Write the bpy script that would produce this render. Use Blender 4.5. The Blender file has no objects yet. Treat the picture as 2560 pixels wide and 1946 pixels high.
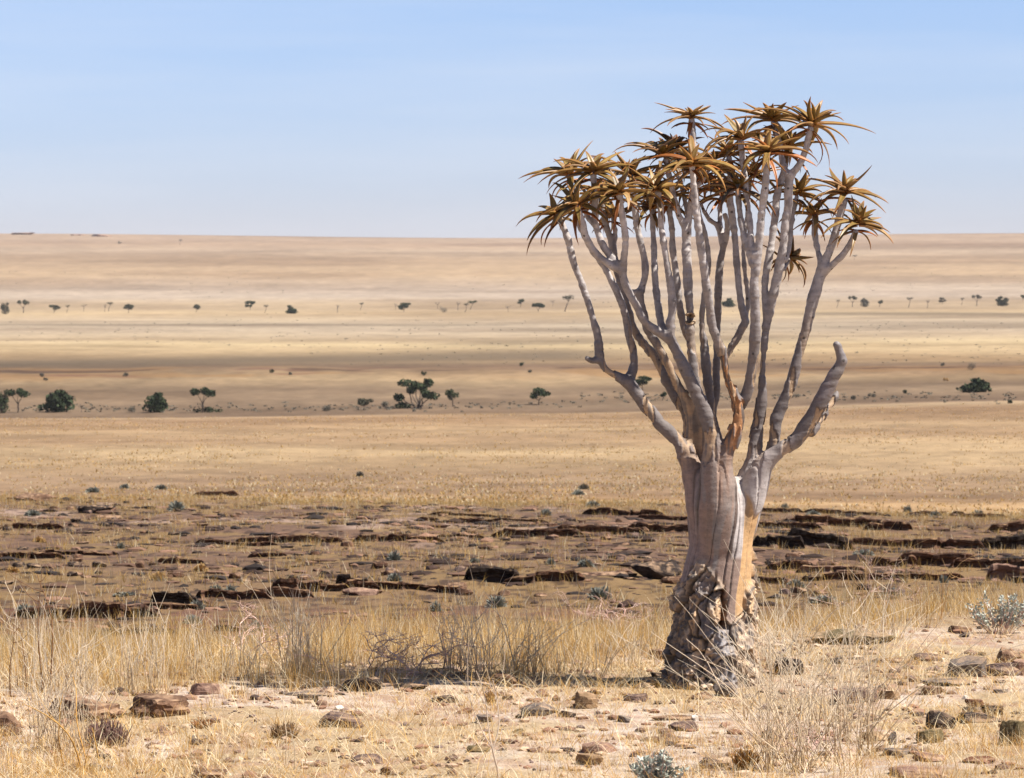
import bpy, math, random
import numpy as np
from mathutils import Vector

S = bpy.context.scene
COL = S.collection
R = math.radians

# ------------------------------------------------------------------ camera, sky, sun, exposure
FPX = 8305.0                      # focal length in pixels of the 2560 px wide photograph
CAM_Z = 3.07
PITCH = math.atan(273.0 / FPX)
cam = bpy.data.cameras.new("camera")
cam.lens = 36.0 * FPX / 2560.0
cam.sensor_width = 36.0
cam.clip_start = 0.5
cam.clip_end = 40000.0
cam.dof.use_dof = True
cam.dof.focus_distance = 24.8
cam.dof.aperture_fstop = 9.0
cam_ob = bpy.data.objects.new("camera", cam)
cam_ob.location = (0, 0, CAM_Z)
cam_ob.rotation_euler = (math.pi / 2 - PITCH, 0, 0)
COL.objects.link(cam_ob)
S.camera = cam_ob

SUN_EL, SUN_AZ = 56.0, -16.0      # azimuth measured from +X towards +Y (sun high on the right)
to_sun = Vector((math.cos(R(SUN_EL)) * math.cos(R(SUN_AZ)), math.cos(R(SUN_EL)) * math.sin(R(SUN_AZ)), math.sin(R(SUN_EL))))
sun = bpy.data.lights.new("sun", 'SUN')
sun.energy = 5.0
sun.angle = R(0.5)
sun.color = (1.0, 0.95, 0.87)
sun_ob = bpy.data.objects.new("sun", sun)
sun_ob.rotation_euler = (-to_sun).to_track_quat('-Z', 'Y').to_euler()
sun_ob.location = (20, 30, 40)
COL.objects.link(sun_ob)

world = bpy.data.worlds.new("World")
S.world = world
world.use_nodes = True
wn = world.node_tree
for n in list(wn.nodes):
    wn.nodes.remove(n)
w_out = wn.nodes.new('ShaderNodeOutputWorld')
w_bg = wn.nodes.new('ShaderNodeBackground')
w_sky = wn.nodes.new('ShaderNodeTexSky')
w_sky.sky_type = 'NISHITA'
w_sky.sun_disc = False
w_sky.sun_elevation = R(SUN_EL)
w_sky.sun_rotation = R(90.0 - SUN_AZ)
w_sky.altitude = 900.0
w_sky.air_density = 1.0
w_sky.dust_density = 0.4
w_sky.ozone_density = 3.0
w_bg.inputs['Strength'].default_value = 0.052
# faint high cirrus streaks: a slightly paler veil stretched along the horizon
w_tc = wn.nodes.new('ShaderNodeTexCoord')
w_map = wn.nodes.new('ShaderNodeMapping')
w_map.inputs['Rotation'].default_value = (0, R(9), 0)
w_map.inputs['Scale'].default_value = (3.0, 3.0, 34.0)
w_noise = wn.nodes.new('ShaderNodeTexNoise')
w_noise.inputs['Scale'].default_value = 1.6
w_noise.inputs['Detail'].default_value = 5.0
w_ramp = wn.nodes.new('ShaderNodeMapRange')
w_ramp.inputs['From Min'].default_value = 0.45
w_ramp.inputs['From Max'].default_value = 0.75
w_ramp.inputs['To Min'].default_value = 0.0
w_ramp.inputs['To Max'].default_value = 0.26
w_mix = wn.nodes.new('ShaderNodeMix')
w_mix.data_type = 'RGBA'
w_mix.inputs['B'].default_value = (8.3, 8.6, 9.4, 1)
w_tint = wn.nodes.new('ShaderNodeMix')
w_tint.data_type = 'RGBA'
w_tint.blend_type = 'MULTIPLY'
w_tint.inputs['Factor'].default_value = 1.0
w_sep = wn.nodes.new('ShaderNodeSeparateXYZ')
w_el = wn.nodes.new('ShaderNodeMapRange')
w_el.inputs['From Min'].default_value = 0.0
w_el.inputs['From Max'].default_value = 0.10
w_grad = wn.nodes.new('ShaderNodeMix')
w_grad.data_type = 'RGBA'
w_grad.inputs['A'].default_value = (1.02, 0.99, 1.36, 1)   # the milky band above the horizon is a colder white than the model's
w_grad.inputs['B'].default_value = (1.14, 1.18, 1.48, 1)
wn.links.new(w_tc.outputs['Generated'], w_sep.inputs['Vector'])
wn.links.new(w_sep.outputs['Z'], w_el.inputs['Value'])
wn.links.new(w_el.outputs['Result'], w_grad.inputs['Factor'])
w_el2 = wn.nodes.new('ShaderNodeMapRange')
w_el2.inputs['From Min'].default_value = 0.12
w_el2.inputs['From Max'].default_value = 0.40
w_grad2 = wn.nodes.new('ShaderNodeMix')
w_grad2.data_type = 'RGBA'
w_grad2.inputs['B'].default_value = (0.80, 0.80, 0.86, 1)   # upper sky dimmed, out of view, to cut the fill light
wn.links.new(w_sep.outputs['Z'], w_el2.inputs['Value'])
wn.links.new(w_el2.outputs['Result'], w_grad2.inputs['Factor'])
wn.links.new(w_grad.outputs['Result'], w_grad2.inputs['A'])
wn.links.new(w_grad2.outputs['Result'], w_tint.inputs['B'])
wn.links.new(w_tc.outputs['Generated'], w_map.inputs['Vector'])
wn.links.new(w_map.outputs['Vector'], w_noise.inputs['Vector'])
wn.links.new(w_noise.outputs['Fac'], w_ramp.inputs['Value'])
wn.links.new(w_ramp.outputs['Result'], w_mix.inputs['Factor'])
wn.links.new(w_sky.outputs['Color'], w_tint.inputs['A'])
wn.links.new(w_tint.outputs['Result'], w_mix.inputs['A'])
wn.links.new(w_mix.outputs['Result'], w_bg.inputs['Color'])
wn.links.new(w_bg.outputs['Background'], w_out.inputs['Surface'])

S.view_settings.view_transform = 'Standard'
S.view_settings.look = 'None'
S.view_settings.exposure = 0.95
S.view_settings.gamma = 1.0
S.cycles.max_bounces = 6
S.cycles.volume_bounces = 0
S.cycles.use_denoising = True

# ------------------------------------------------------------------ helpers
def srgb(r, g, b):
    f = lambda c: (c / 255.0 / 12.92) if c <= 10 else ((c / 255.0 + 0.055) / 1.055) ** 2.4
    return np.array([f(r), f(g), f(b)])

def _hash(ix, iy, iz, seed):
    h = (ix.astype(np.uint32) * np.uint32(374761393) + iy.astype(np.uint32) * np.uint32(668265263)
         + iz.astype(np.uint32) * np.uint32(2147483647 & 1274126177) + np.uint32((seed * 974711 + 12345) & 0xffffffff))
    h = (h ^ (h >> np.uint32(13))) * np.uint32(1274126177)
    h = h ^ (h >> np.uint32(16))
    h = h * np.uint32(2246822519)
    h = h ^ (h >> np.uint32(15))
    return (h & np.uint32(0xffffff)).astype(np.float64) / float(0xffffff)

def vnoise(x, y, z=0.0, seed=0):
    x, y, z = np.broadcast_arrays(np.asarray(x, float), np.asarray(y, float), np.asarray(z, float))
    fx, fy, fz = np.floor(x), np.floor(y), np.floor(z)
    ix, iy, iz = fx.astype(np.int64), fy.astype(np.int64), fz.astype(np.int64)
    u, v, w = x - fx, y - fy, z - fz
    u = u * u * (3 - 2 * u); v = v * v * (3 - 2 * v); w = w * w * (3 - 2 * w)
    out = 0.0
    for dx in (0, 1):
        for dy in (0, 1):
            for dz in (0, 1):
                out = out + (u if dx else 1 - u) * (v if dy else 1 - v) * (w if dz else 1 - w) * _hash(ix + dx, iy + dy, iz + dz, seed)
    return out

def fbm(x, y, z=0.0, seed=0, oct=4, gain=0.5):
    s, a, t = 0.0, 1.0, 0.0
    for k in range(oct):
        f = 2.03 ** k
        s = s + a * vnoise(np.asarray(x) * f, np.asarray(y) * f, np.asarray(z) * f, seed + 17 * k)
        t += a
        a *= gain
    return s / t

def cells2(x, y, seed, jit=0.85):
    """nearest two feature points of a jittered grid: id hash, f1, f2"""
    fx, fy = np.floor(x), np.floor(y)
    b1 = np.full(x.shape, 9.0); b2 = np.full(x.shape, 9.0); idh = np.zeros(x.shape)
    for dx in (-1, 0, 1):
        for dy in (-1, 0, 1):
            cx, cy = (fx + dx).astype(np.int64), (fy + dy).astype(np.int64)
            z = np.zeros_like(cx)
            px = cx + 0.5 + jit * (_hash(cx, cy, z, seed) - 0.5)
            py = cy + 0.5 + jit * (_hash(cx, cy, z, seed + 5) - 0.5)
            d = np.hypot(px - x, py - y)
            h = _hash(cx, cy, z, seed + 9)
            near = d < b1
            b2 = np.where(near, b1, np.minimum(b2, d))
            idh = np.where(near, h, idh)
            b1 = np.where(near, d, b1)
    return idh, b1, b2

def cells2x(x, y, seed, jit=0.85):
    """like cells2, with the offset from the nearest feature point"""
    fx, fy = np.floor(x), np.floor(y)
    b1 = np.full(x.shape, 9.0); b2 = np.full(x.shape, 9.0); idh = np.zeros(x.shape); ox = np.zeros(x.shape); oy = np.zeros(x.shape)
    for dx in (-1, 0, 1):
        for dy in (-1, 0, 1):
            cx, cy = (fx + dx).astype(np.int64), (fy + dy).astype(np.int64)
            z = np.zeros_like(cx)
            px = cx + 0.5 + jit * (_hash(cx, cy, z, seed) - 0.5); py = cy + 0.5 + jit * (_hash(cx, cy, z, seed + 5) - 0.5)
            d = np.hypot(px - x, py - y)
            near = d < b1
            b2 = np.where(near, b1, np.minimum(b2, d)); idh = np.where(near, _hash(cx, cy, z, seed + 9), idh)
            ox = np.where(near, x - px, ox); oy = np.where(near, y - py, oy); b1 = np.where(near, d, b1)
    return idh, b1, b2, ox, oy

def sstep(a, b, x):
    t = np.clip((np.asarray(x, float) - a) / (b - a), 0, 1)
    return t * t * (3 - 2 * t)

def mesh_np(name, V, F, mat=None, smooth=False, attrs=None, colors=None, parent=None, face_sizes=None):
    """V (n,3), F (m,k) int array or flat loop array with face_sizes"""
    V = np.asarray(V, dtype=np.float32)
    me = bpy.data.meshes.new(name)
    F = np.asarray(F, dtype=np.int32)
    if face_sizes is None:
        k = F.shape[1]
        face_sizes = np.full(len(F), k, dtype=np.int32)
    loops = F.ravel()
    starts = np.concatenate([[0], np.cumsum(face_sizes)[:-1]]).astype(np.int32)
    me.vertices.add(len(V)); me.vertices.foreach_set('co', V.ravel())
    me.loops.add(len(loops)); me.loops.foreach_set('vertex_index', loops)
    me.polygons.add(len(face_sizes)); me.polygons.foreach_set('loop_start', starts)
    me.polygons.foreach_set('use_smooth', np.full(len(face_sizes), smooth, dtype=bool))
    if colors:
        for an, c in colors.items():
            a = me.attributes.new(an, 'FLOAT_COLOR', 'POINT')
            c4 = np.ones((len(V), 4), dtype=np.float32); c4[:, :3] = c
            a.data.foreach_set('color', c4.ravel())
    if attrs:
        for an, c in attrs.items():
            a = me.attributes.new(an, 'FLOAT', 'POINT')
            a.data.foreach_set('value', np.asarray(c, dtype=np.float32))
    me.update(calc_edges=True)
    me.validate()
    if mat:
        me.materials.append(mat)
    ob = bpy.data.objects.new(name, me)
    COL.objects.link(ob)
    if parent:
        ob.parent = parent
    return ob

def tag(o, label=None, cat=None, group=None, kind=None):
    if label: o['label'] = label
    if cat: o['category'] = cat
    if group: o['group'] = group
    if kind: o['kind'] = kind
    return o

def empty(name, loc, rz=0.0):
    o = bpy.data.objects.new(name, None)
    o.empty_display_size = 0.1
    o.location = loc
    o.rotation_euler = (0, 0, rz)
    COL.objects.link(o)
    return o

# a point of the place seen at photo pixel (X, Y) and standing at distance d along +Y
def ray(X, Y):
    u, v = (X - 1280.0) / FPX, (973.0 - Y) / FPX
    c, s = math.cos(PITCH), math.sin(PITCH)
    return np.array([u, c + v * s, -s + v * c])

def at(X, Y, d):
    r = ray(X, Y)
    return np.array([0, 0, CAM_Z]) + r * (d / r[1])

# ------------------------------------------------------------------ the lie of the land
PROFILE = [  # distance, height left, centre, right of the view
    (-400, 3.0, 3.0, 3.0), (-30, 1.9, 1.9, 1.9), (0, 1.45, 1.45, 1.45), (6, 0.85, 0.85, 0.85), (12, 0.35, 0.35, 0.38), (17, 0.08, 0.08, 0.14), (20, 0.02, 0.0, 0.06),
    (23, 0.0, 0.0, 0.05), (25, 0.0, 0.0, 0.04), (26.5, -0.05, 0.0, 0.03), (28, -0.18, -0.03, 0.03), (30, -0.38, -0.22, 0.0), (32, -0.6, -0.5, -0.1), (34, -0.84, -0.78, -0.36),
    (38, -1.2, -1.2, -1.0), (45, -1.72, -1.72, -1.7), (52, -2.1, -2.1, -2.15), (62, -2.55, -2.55, -2.65), (75, -3.15, -3.15, -3.35), (90, -3.8, -3.85, -4.15), (110, -4.65, -4.8, -5.2),
    (135, -5.75, -5.95, -6.55), (160, -7.8, -8.0, -8.6), (200, -10.4, -10.5, -11.0), (260, -13.8, -13.8, -13.9), (330, -16.3, -16.3, -16.3), (450, -19.0, -18.9, -18.2), (560, -21.6, -21.2, -19.8),
    (640, -23.3, -22.6, -20.6), (665, -25.2, -24.2, -21.2), (700, -25.5, -24.4, -21.6), (760, -25.0, -24.0, -21.8), (850, -23.7, -23.1, -21.9), (872, -22.9, -22.3, -21.4),
    (892, -21.4, -20.9, -20.6), (925, -21.0, -20.7, -20.4), (1050, -22.0, -22.0, -21.6), (1400, -22.0, -22.0, -21.0), (1900, -19.6, -19.6, -18.5), (2300, -16.6, -16.3, -14.8),
    (3000, -4.5, -4.5, -2.0), (4000, 26, 26, 28), (5000, 60, 58, 62), (5500, 80, 73, 81), (5900, 84.5, 75, 84), (6600, 80, 70, 80), (7700, 55, 50, 55)]
_P = np.array(PROFILE, float)
_pd = np.linspace(0, 1, 4000)
_key = np.sign(_P[:, 0]) * np.log1p(np.abs(_P[:, 0]) / 10.0)
_kk = np.linspace(_key[0], _key[-1], 6000)
def _smooth_prof(col):
    z = np.interp(_kk, _key, _P[:, col])
    k = np.hanning(61); k /= k.sum()
    zp = np.pad(z, 30, mode='edge')
    # light smoothing so that the crest and the wash keep their edges
    return np.convolve(zp, k, mode='valid')
_ZL, _ZC, _ZR = (_smooth_prof(c) for c in (1, 2, 3))

def H0(x, y):
    x = np.asarray(x, float); y = np.asarray(y, float)
    k = np.sign(y) * np.log1p(np.abs(y) / 10.0)
    zl, zc, zr = np.interp(k, _kk, _ZL), np.interp(k, _kk, _ZC), np.interp(k, _kk, _ZR)
    t = np.clip(x / np.maximum(y, 12.0) / 0.154, -1, 1)
    return np.where(t < 0, zc + (zl - zc) * sstep(0, 1, -t), zc + (zr - zc) * sstep(0, 1, t))

def H(x, y):
    z = H0(x, y)
    d = np.asarray(y, float)
    near = sstep(14, 18, d) * (1 - sstep(36, 46, d))
    mid = sstep(33, 42, d) * (1 - sstep(150, 220, d))
    z = z + near * (0.07 * (fbm(x * 0.9, d * 0.9, 0, 3, 3) - 0.5) + 0.018 * (fbm(x * 6, d * 6, 0, 4, 3) - 0.5))
    z = z + mid * (0.42 * (fbm(x * 0.22, d * 0.14, 0, 5, 3) - 0.5) + 0.06 * (fbm(x * 2.2, d * 2.2, 0, 8, 2) - 0.5))
    far = sstep(220, 330, d) * (1 - sstep(3000, 5000, d))
    z = z + far * 0.5 * (fbm(x * 0.02, d * 0.006, 0, 6, 3) - 0.5)
    bank = sstep(852, 866, d) * (1 - sstep(915, 960, d))
    z = z + bank * 1.6 * (fbm(x * 0.045, d * 0.02, 0, 7, 3) - 0.5)
    return z

_sd = np.concatenate([np.linspace(15, 60, 2200), np.geomspace(60.02, 6200, 3800)])
def ground_hit(X, Y):
    r = ray(X, Y)
    xs, zs = r[0] / r[1] * _sd, CAM_Z + r[2] / r[1] * _sd
    below = np.nonzero(zs < H(xs, _sd))[0]
    k = below[0] if len(below) else len(_sd) - 1
    return np.array([xs[k], _sd[k], float(H(xs[k], _sd[k]))])

# ------------------------------------------------------------------ materials
def new_mat(name, rough=0.9, spec=0.2):
    m = bpy.data.materials.new(name)
    m.use_nodes = True
    nt = m.node_tree
    b = nt.nodes['Principled BSDF']
    b.inputs['Roughness'].default_value = rough
    b.inputs['Specular IOR Level'].default_value = spec
    return m, nt, b

def noise(nt, scale, detail=4, coords='Object', stretch=(1, 1, 1), rough=0.55):
    tc = nt.nodes.new('ShaderNodeTexCoord')
    mp = nt.nodes.new('ShaderNodeMapping')
    mp.inputs['Scale'].default_value = stretch
    n = nt.nodes.new('ShaderNodeTexNoise')
    n.inputs['Scale'].default_value = scale
    n.inputs['Detail'].default_value = detail
    n.inputs['Roughness'].default_value = rough
    nt.links.new(tc.outputs[coords], mp.inputs['Vector'])
    nt.links.new(mp.outputs['Vector'], n.inputs['Vector'])
    return n

def maprange(nt, src, a, b, c, d):
    m = nt.nodes.new('ShaderNodeMapRange')
    m.inputs['From Min'].default_value = a; m.inputs['From Max'].default_value = b
    m.inputs['To Min'].default_value = c; m.inputs['To Max'].default_value = d
    nt.links.new(src, m.inputs['Value'])
    return m.outputs['Result']

def mix(nt, fac, a, b, mode='MIX'):
    m = nt.nodes.new('ShaderNodeMix')
    m.data_type = 'RGBA'; m.blend_type = mode
    for sock, v in (('Factor', fac), ('A', a), ('B', b)):
        if isinstance(v, bpy.types.NodeSocket):
            nt.links.new(v, m.inputs[sock])
        elif sock == 'Factor':
            m.inputs[sock].default_value = v
        else:
            m.inputs[sock].default_value = (*v[:3], 1)
    return m.outputs['Result']

def bump(nt, bsdf, h, strength=0.5, dist=0.01):
    b = nt.nodes.new('ShaderNodeBump')
    b.inputs['Strength'].default_value = strength
    b.inputs['Distance'].default_value = dist
    nt.links.new(h, b.inputs['Height'])
    nt.links.new(b.outputs['Normal'], bsdf.inputs['Normal'])

def attr(nt, name, out='Color'):
    a = nt.nodes.new('ShaderNodeAttribute'); a.attribute_name = name
    return a.outputs[out]
# ------------------------------------------------------------------ the ground: one sheet from behind the camera to the far hills
def ground_color(x, d):
    """surface colour (albedo) of sand, straw, stony soil and grassland, plus painted cloud shadows"""
    n1 = fbm(x * 0.7, d * 0.7, 0, 21, 4)
    n2 = fbm(x * 3.1, d * 3.1, 0, 22, 4)
    n3 = fbm(x * 14, d * 14, 0, 23, 3)
    sand = srgb(240, 211, 180); sand2 = srgb(206, 164, 128); straw = srgb(212, 178, 122); pink = srgb(198, 152, 126); pale = srgb(246, 230, 212)
    def lerp(a, b, w):
        return a + (b - a) * np.asarray(w)[..., None]
    c = np.broadcast_to(sand, x.shape + (3,)).copy()
    c = lerp(c, sand2, sstep(0.42, 0.66, n2) * 0.8)
    c = lerp(c, pale, sstep(0.55, 0.72, n3) * 0.55)
    c = lerp(c, straw, sstep(0.45, 0.62, n1) * 0.75)
    c = lerp(c, pink, sstep(0.6, 0.75, fbm(x * 5, d * 5, 0, 24, 2)) * 0.5)
    # straw covered ground under the grass belt
    belt = sstep(25.6, 27.2, d + 0.45 * np.clip(-x - 0.5, -1.5, 3) - 2.2 * sstep(0.4, 2.2, x))
    c = lerp(c, srgb(184, 146, 88), belt * 0.75)
    # stony slope
    slope = sstep(33, 40, d)
    g1 = fbm(x * 0.25, d * 0.16, 0, 31, 4); g2 = fbm(x * 1.3, d * 0.8, 0, 32, 4); g3 = fbm(x * 3.4, d * 2.2, 0, 33, 3)
    soil = srgb(142, 108, 82); grass = srgb(166, 131, 80); palesoil = srgb(190, 156, 130); dark = srgb(88, 66, 54)
    s = np.broadcast_to(soil, x.shape + (3,)).copy()
    s = lerp(s, palesoil, sstep(0.5, 0.68, g1) * sstep(70, 95, d) * (1 - sstep(0.0, 0.08, x / d)))
    gz = sstep(0.44, 0.58, 0.6 * g2 + 0.4 * fbm(x * 0.4, d * 0.3, 0, 34, 3)) * 0.9
    gz = np.clip(gz + 0.8 * sstep(120, 150, d) + 0.55 * sstep(44, 50, d) * (1 - sstep(60, 74, d)), 0, 0.95)
    s = lerp(s, grass, gz)
    s = lerp(s, dark, sstep(0.54, 0.66, g3) * 0.8 * (1 - sstep(115, 150, d)))
    # reddish rubble just in front of the main ledge
    s = lerp(s, srgb(136, 92, 74), sstep(0.45, 0.6, g2) * sstep(39, 44, d) * (1 - sstep(51, 56, d)) * 0.8)
    c = lerp(c, s, slope)
    # grassland of the plain, in belts that run across the view
    t = x / np.maximum(d, 1)
    wob = 0.07 * (fbm(t * 9, np.log(np.maximum(d, 1)) * 3, 0, 41, 3) - 0.5) + 0.10 * (fbm(t * 3.2 + 7, 0 * d + 2.2, 0, 42, 2) - 0.5)
    ld = np.log(np.maximum(d, 1)) + wob
    st = [(130, 196, 152, 88), (165, 202, 158, 92), (230, 206, 160, 96), (255, 178, 138, 90), (310, 184, 146, 100), (360, 206, 168, 110), (410, 212, 174, 114), (450, 184, 144, 92),
          (500, 204, 164, 106), (550, 192, 150, 94), (600, 182, 140, 88), (630, 208, 172, 118), (650, 205, 168, 118), (668, 152, 122, 92), (700, 154, 126, 96), (760, 170, 140, 106), (800, 156, 128, 96), (845, 192, 160, 116), (868, 190, 154, 110),
          (895, 156, 122, 92), (915, 158, 126, 94), (960, 178, 146, 104), (1010, 186, 152, 106), (1150, 206, 176, 128), (1250, 214, 186, 136), (1400, 198, 172, 134), (1550, 198, 175, 144), (1700, 190, 168, 138), (1850, 200, 175, 140),
          (2050, 208, 178, 132), (2200, 192, 164, 126), (2350, 196, 168, 130), (2600, 198, 176, 152), (2900, 196, 172, 146), (3300, 194, 162, 122), (3900, 190, 158, 120), (4300, 196, 168, 136), (4700, 184, 152, 120), (5100, 190, 160, 130), (5600, 182, 152, 124), (9000, 180, 150, 124)]
    sd = np.log(np.array([q[0] for q in st], float))
    sc = np.array([srgb(*q[1:]) for q in st])
    f = np.stack([np.interp(ld, sd, sc[:, k]) for k in range(3)], -1)
    # streaks of thinner and denser grass
    lg = np.log(np.maximum(d, 1))
    sk = 0.30 * fbm(t * 34, lg * 22, 0, 43, 3) + 0.36 * fbm(t * 120, lg * 60, 0, 143, 3) + 0.34 * fbm(t * 330, lg * 150, 0, 144, 3)
    f = f * (1 + (1.0 - 0.35 * sstep(850, 1000, d)) * (sk - 0.5))[..., None]
    pt = fbm(t * 14 + 3, np.log(np.maximum(d, 1)) * 16, 0, 46, 4)
    f = lerp(f, f * np.array([0.80, 0.77, 0.74]), sstep(0.5, 0.66, pt) * 0.8)
    f = lerp(f, np.minimum(f * np.array([1.14, 1.16, 1.16]), .9), sstep(0.5, 0.34, pt) * 0.8)
    # cloud shadows painted into the plain's colour as dark bands
    def shadow_band_at(d0, slope_t, wid, t0, t1, amt):
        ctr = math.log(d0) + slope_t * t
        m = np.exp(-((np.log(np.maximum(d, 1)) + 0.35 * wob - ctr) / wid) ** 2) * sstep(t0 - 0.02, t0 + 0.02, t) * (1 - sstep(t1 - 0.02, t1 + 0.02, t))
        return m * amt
    scrub = srgb(132, 112, 86)  # tone of the painted cloud shadows
    f = lerp(f, scrub, np.clip(shadow_band_at(1075, 0.75, 0.095, -0.4, 0.03, 0.95) + shadow_band_at(1310, 0.6, 0.05, -0.02, 0.09, 0.5) + shadow_band_at(1560, 0.3, 0.035, 0.0, 0.4, 0.45)
                               + shadow_band_at(2080, -0.35, 0.035, 0.08, 0.4, 0.75) + shadow_band_at(1720, 0.0, 0.018, -0.4, 0.0, 0.5), 0, 0.9))
    # bare red and yellow earth on the bank of the wash
    bk = sstep(850, 872, d) * (1 - sstep(905, 925, d))
    e1 = fbm(x * 0.03, d * 0.05, 0, 51, 3)
    f = lerp(f, srgb(196, 146, 84), bk * sstep(0.48, 0.6, e1) * 0.55)
    f = lerp(f, srgb(160, 112, 88), bk * sstep(0.5, 0.62, vnoise(t * 22, 0 * d, 0, 54)) * sstep(0.6, 0.7, fbm(x * 0.05, d * 0.06, 0, 52, 3)) * 0.6)
    f = lerp(f, srgb(110, 78, 60), sstep(890, 896, d) * (1 - sstep(900, 910, d)) * sstep(0.46, 0.58, fbm(x * 0.06, d * 0.1, 0, 53, 3)) * 0.75)
    f = f * (0.97 - 0.12 * sstep(600, 700, d) + 0.15 * sstep(900, 1100, d))[..., None] * np.array([1.03, 1.0, 0.92])
    fl = f.mean(-1, keepdims=True)
    f = fl + (f - fl) * (1 - 0.14 * (1 - sstep(640, 700, d)))[..., None]
    f = f * (1 - 0.17 * sstep(860, 890, d) * (1 - sstep(935, 990, d)) * (0.6 + 0.8 * vnoise(t * 30, 0 * d, 0, 55)))[..., None]
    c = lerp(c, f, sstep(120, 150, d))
    # fine streaks and tussock grain of the far grassland
    gr = 1 + sstep(110, 160, d) * (0.22 * (fbm(t * 420, np.log(np.maximum(d, 1)) * 240, 0, 44, 2) - 0.5))
    c = c * gr[..., None]
    lum = c.mean(-1, keepdims=True)
    c = lum + (c - lum) * 0.86
    return np.clip(c * np.array([0.52, 0.525, 0.555]), 0.01, 0.9)

def build_ground():
    rows = np.concatenate([np.array([-400, -200, -90, -40, -20, -10, -4, 0, 3, 6, 8, 10, 11, 12, 13, 14, 15, 16, 16.6]),
                           np.arange(17, 34, 0.034), np.arange(34, 60, 0.16), np.arange(60, 150, 0.36), np.arange(150, 330, 3.0), np.arange(330, 850, 2.6),
                           np.arange(850, 930, 0.9), np.arange(930, 2500, 11.0), np.arange(2500, 6100, 36.0), np.arange(6100, 7700, 300.0)])
    t = np.concatenate([-np.geomspace(0.62, 0.2, 30), np.linspace(-0.19, 0.19, 620), np.geomspace(0.2, 0.62, 30)])
    D, T = np.meshgrid(rows, t, indexing='ij')
    X = T * np.maximum(D, 15.0) + np.sign(T) * np.maximum(np.abs(T) - 0.19, 0) * 70.0
    Z = H(X, D)
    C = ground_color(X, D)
    nr, nc = D.shape
    V = np.stack([X, D, Z], -1).reshape(-1, 3)
    idx = np.arange(nr * nc).reshape(nr, nc)
    F = np.stack([idx[:-1, :-1], idx[:-1, 1:], idx[1:, 1:], idx[1:, :-1]], -1).reshape(-1, 4)
    m, nt, b = new_mat('ground_earth', 0.95, 0.1)
    col = attr(nt, 'earth')
    # grain that can be seen close by: gravel, bits of straw, pale grit
    na = noise(nt, 9.0, 6)
    nb = noise(nt, 60.0, 3)
    nc_ = noise(nt, 4.5, 5, stretch=(1.0, 5.0, 1.0))
    k1 = maprange(nt, na.outputs['Fac'], 0.3, 0.7, 0.78, 1.16)
    k2 = maprange(nt, nb.outputs['Fac'], 0.3, 0.7, 0.74, 1.2)
    g = nt.nodes.new('ShaderNodeMath'); g.operation = 'MULTIPLY'
    nt.links.new(k1, g.inputs[0]); nt.links.new(k2, g.inputs[1])
    cc = nt.nodes.new('ShaderNodeCombineColor')
    for q in ('Red', 'Green', 'Blue'):
        nt.links.new(g.outputs[0], cc.inputs[q])
    base = mix(nt, 1.0, col, cc.outputs['Color'], 'MULTIPLY')
    vor = nt.nodes.new('ShaderNodeTexVoronoi'); vor.inputs['Scale'].default_value = 26.0
    tc = nt.nodes.new('ShaderNodeTexCoord'); nt.links.new(tc.outputs['Object'], vor.inputs['Vector'])
    speck = maprange(nt, vor.outputs['Distance'], 0.12, 0.2, 1.0, 0.0)
    selr = nt.nodes.new('ShaderNodeSeparateColor'); nt.links.new(vor.outputs['Color'], selr.inputs['Color'])
    sel = maprange(nt, selr.outputs['Red'], 0.72, 0.78, 0.0, 0.8)
    mm = nt.nodes.new('ShaderNodeMath'); mm.operation = 'MULTIPLY'
    nt.links.new(speck, mm.inputs[0]); nt.links.new(sel, mm.inputs[1])
    base = mix(nt, mm.outputs[0], base, srgb(120, 88, 70))
    nt.links.new(base, b.inputs['Base Color'])
    hh = nt.nodes.new('ShaderNodeMath'); hh.operation = 'ADD'
    nt.links.new(na.outputs['Fac'], hh.inputs[0]); nt.links.new(nb.outputs['Fac'], hh.inputs[1])
    bump(nt, b, hh.outputs[0], 0.6, 0.02)
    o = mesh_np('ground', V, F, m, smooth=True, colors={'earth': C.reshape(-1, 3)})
    tag(o, kind='structure')
    return o
build_ground()
# ------------------------------------------------------------------ the quiver tree
CROPS = {'A': (1280, 340, 5.6), 'B': (1480, 300, 5.6), 'C': (1680, 220, 5.6), 'D': (1880, 220, 4.421), 'E': (1400, 560, 5.6), 'F': (1650, 480, 4.8),
         'G': (1500, 800, 4.8), 'H': (1750, 800, 4.2), 'T': (1560, 1100, 2.546), 'R': (1280, 650, 2.255), 'Q': (1280, 220, 2.255)}
TREE_D = 25.0
BASE = at(1768, 1716, TREE_D)
BASE[2] = float(H(BASE[0], BASE[1]))
M_PX = TREE_D / FPX
def node(c, x, y, r=0, dy=0.0):
    ox, oy, s = CROPS[c]
    p = at(ox + x / s, oy + y / s, TREE_D + dy)
    return p - BASE, r / s * M_PX * (1 + dy / TREE_D)

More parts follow.
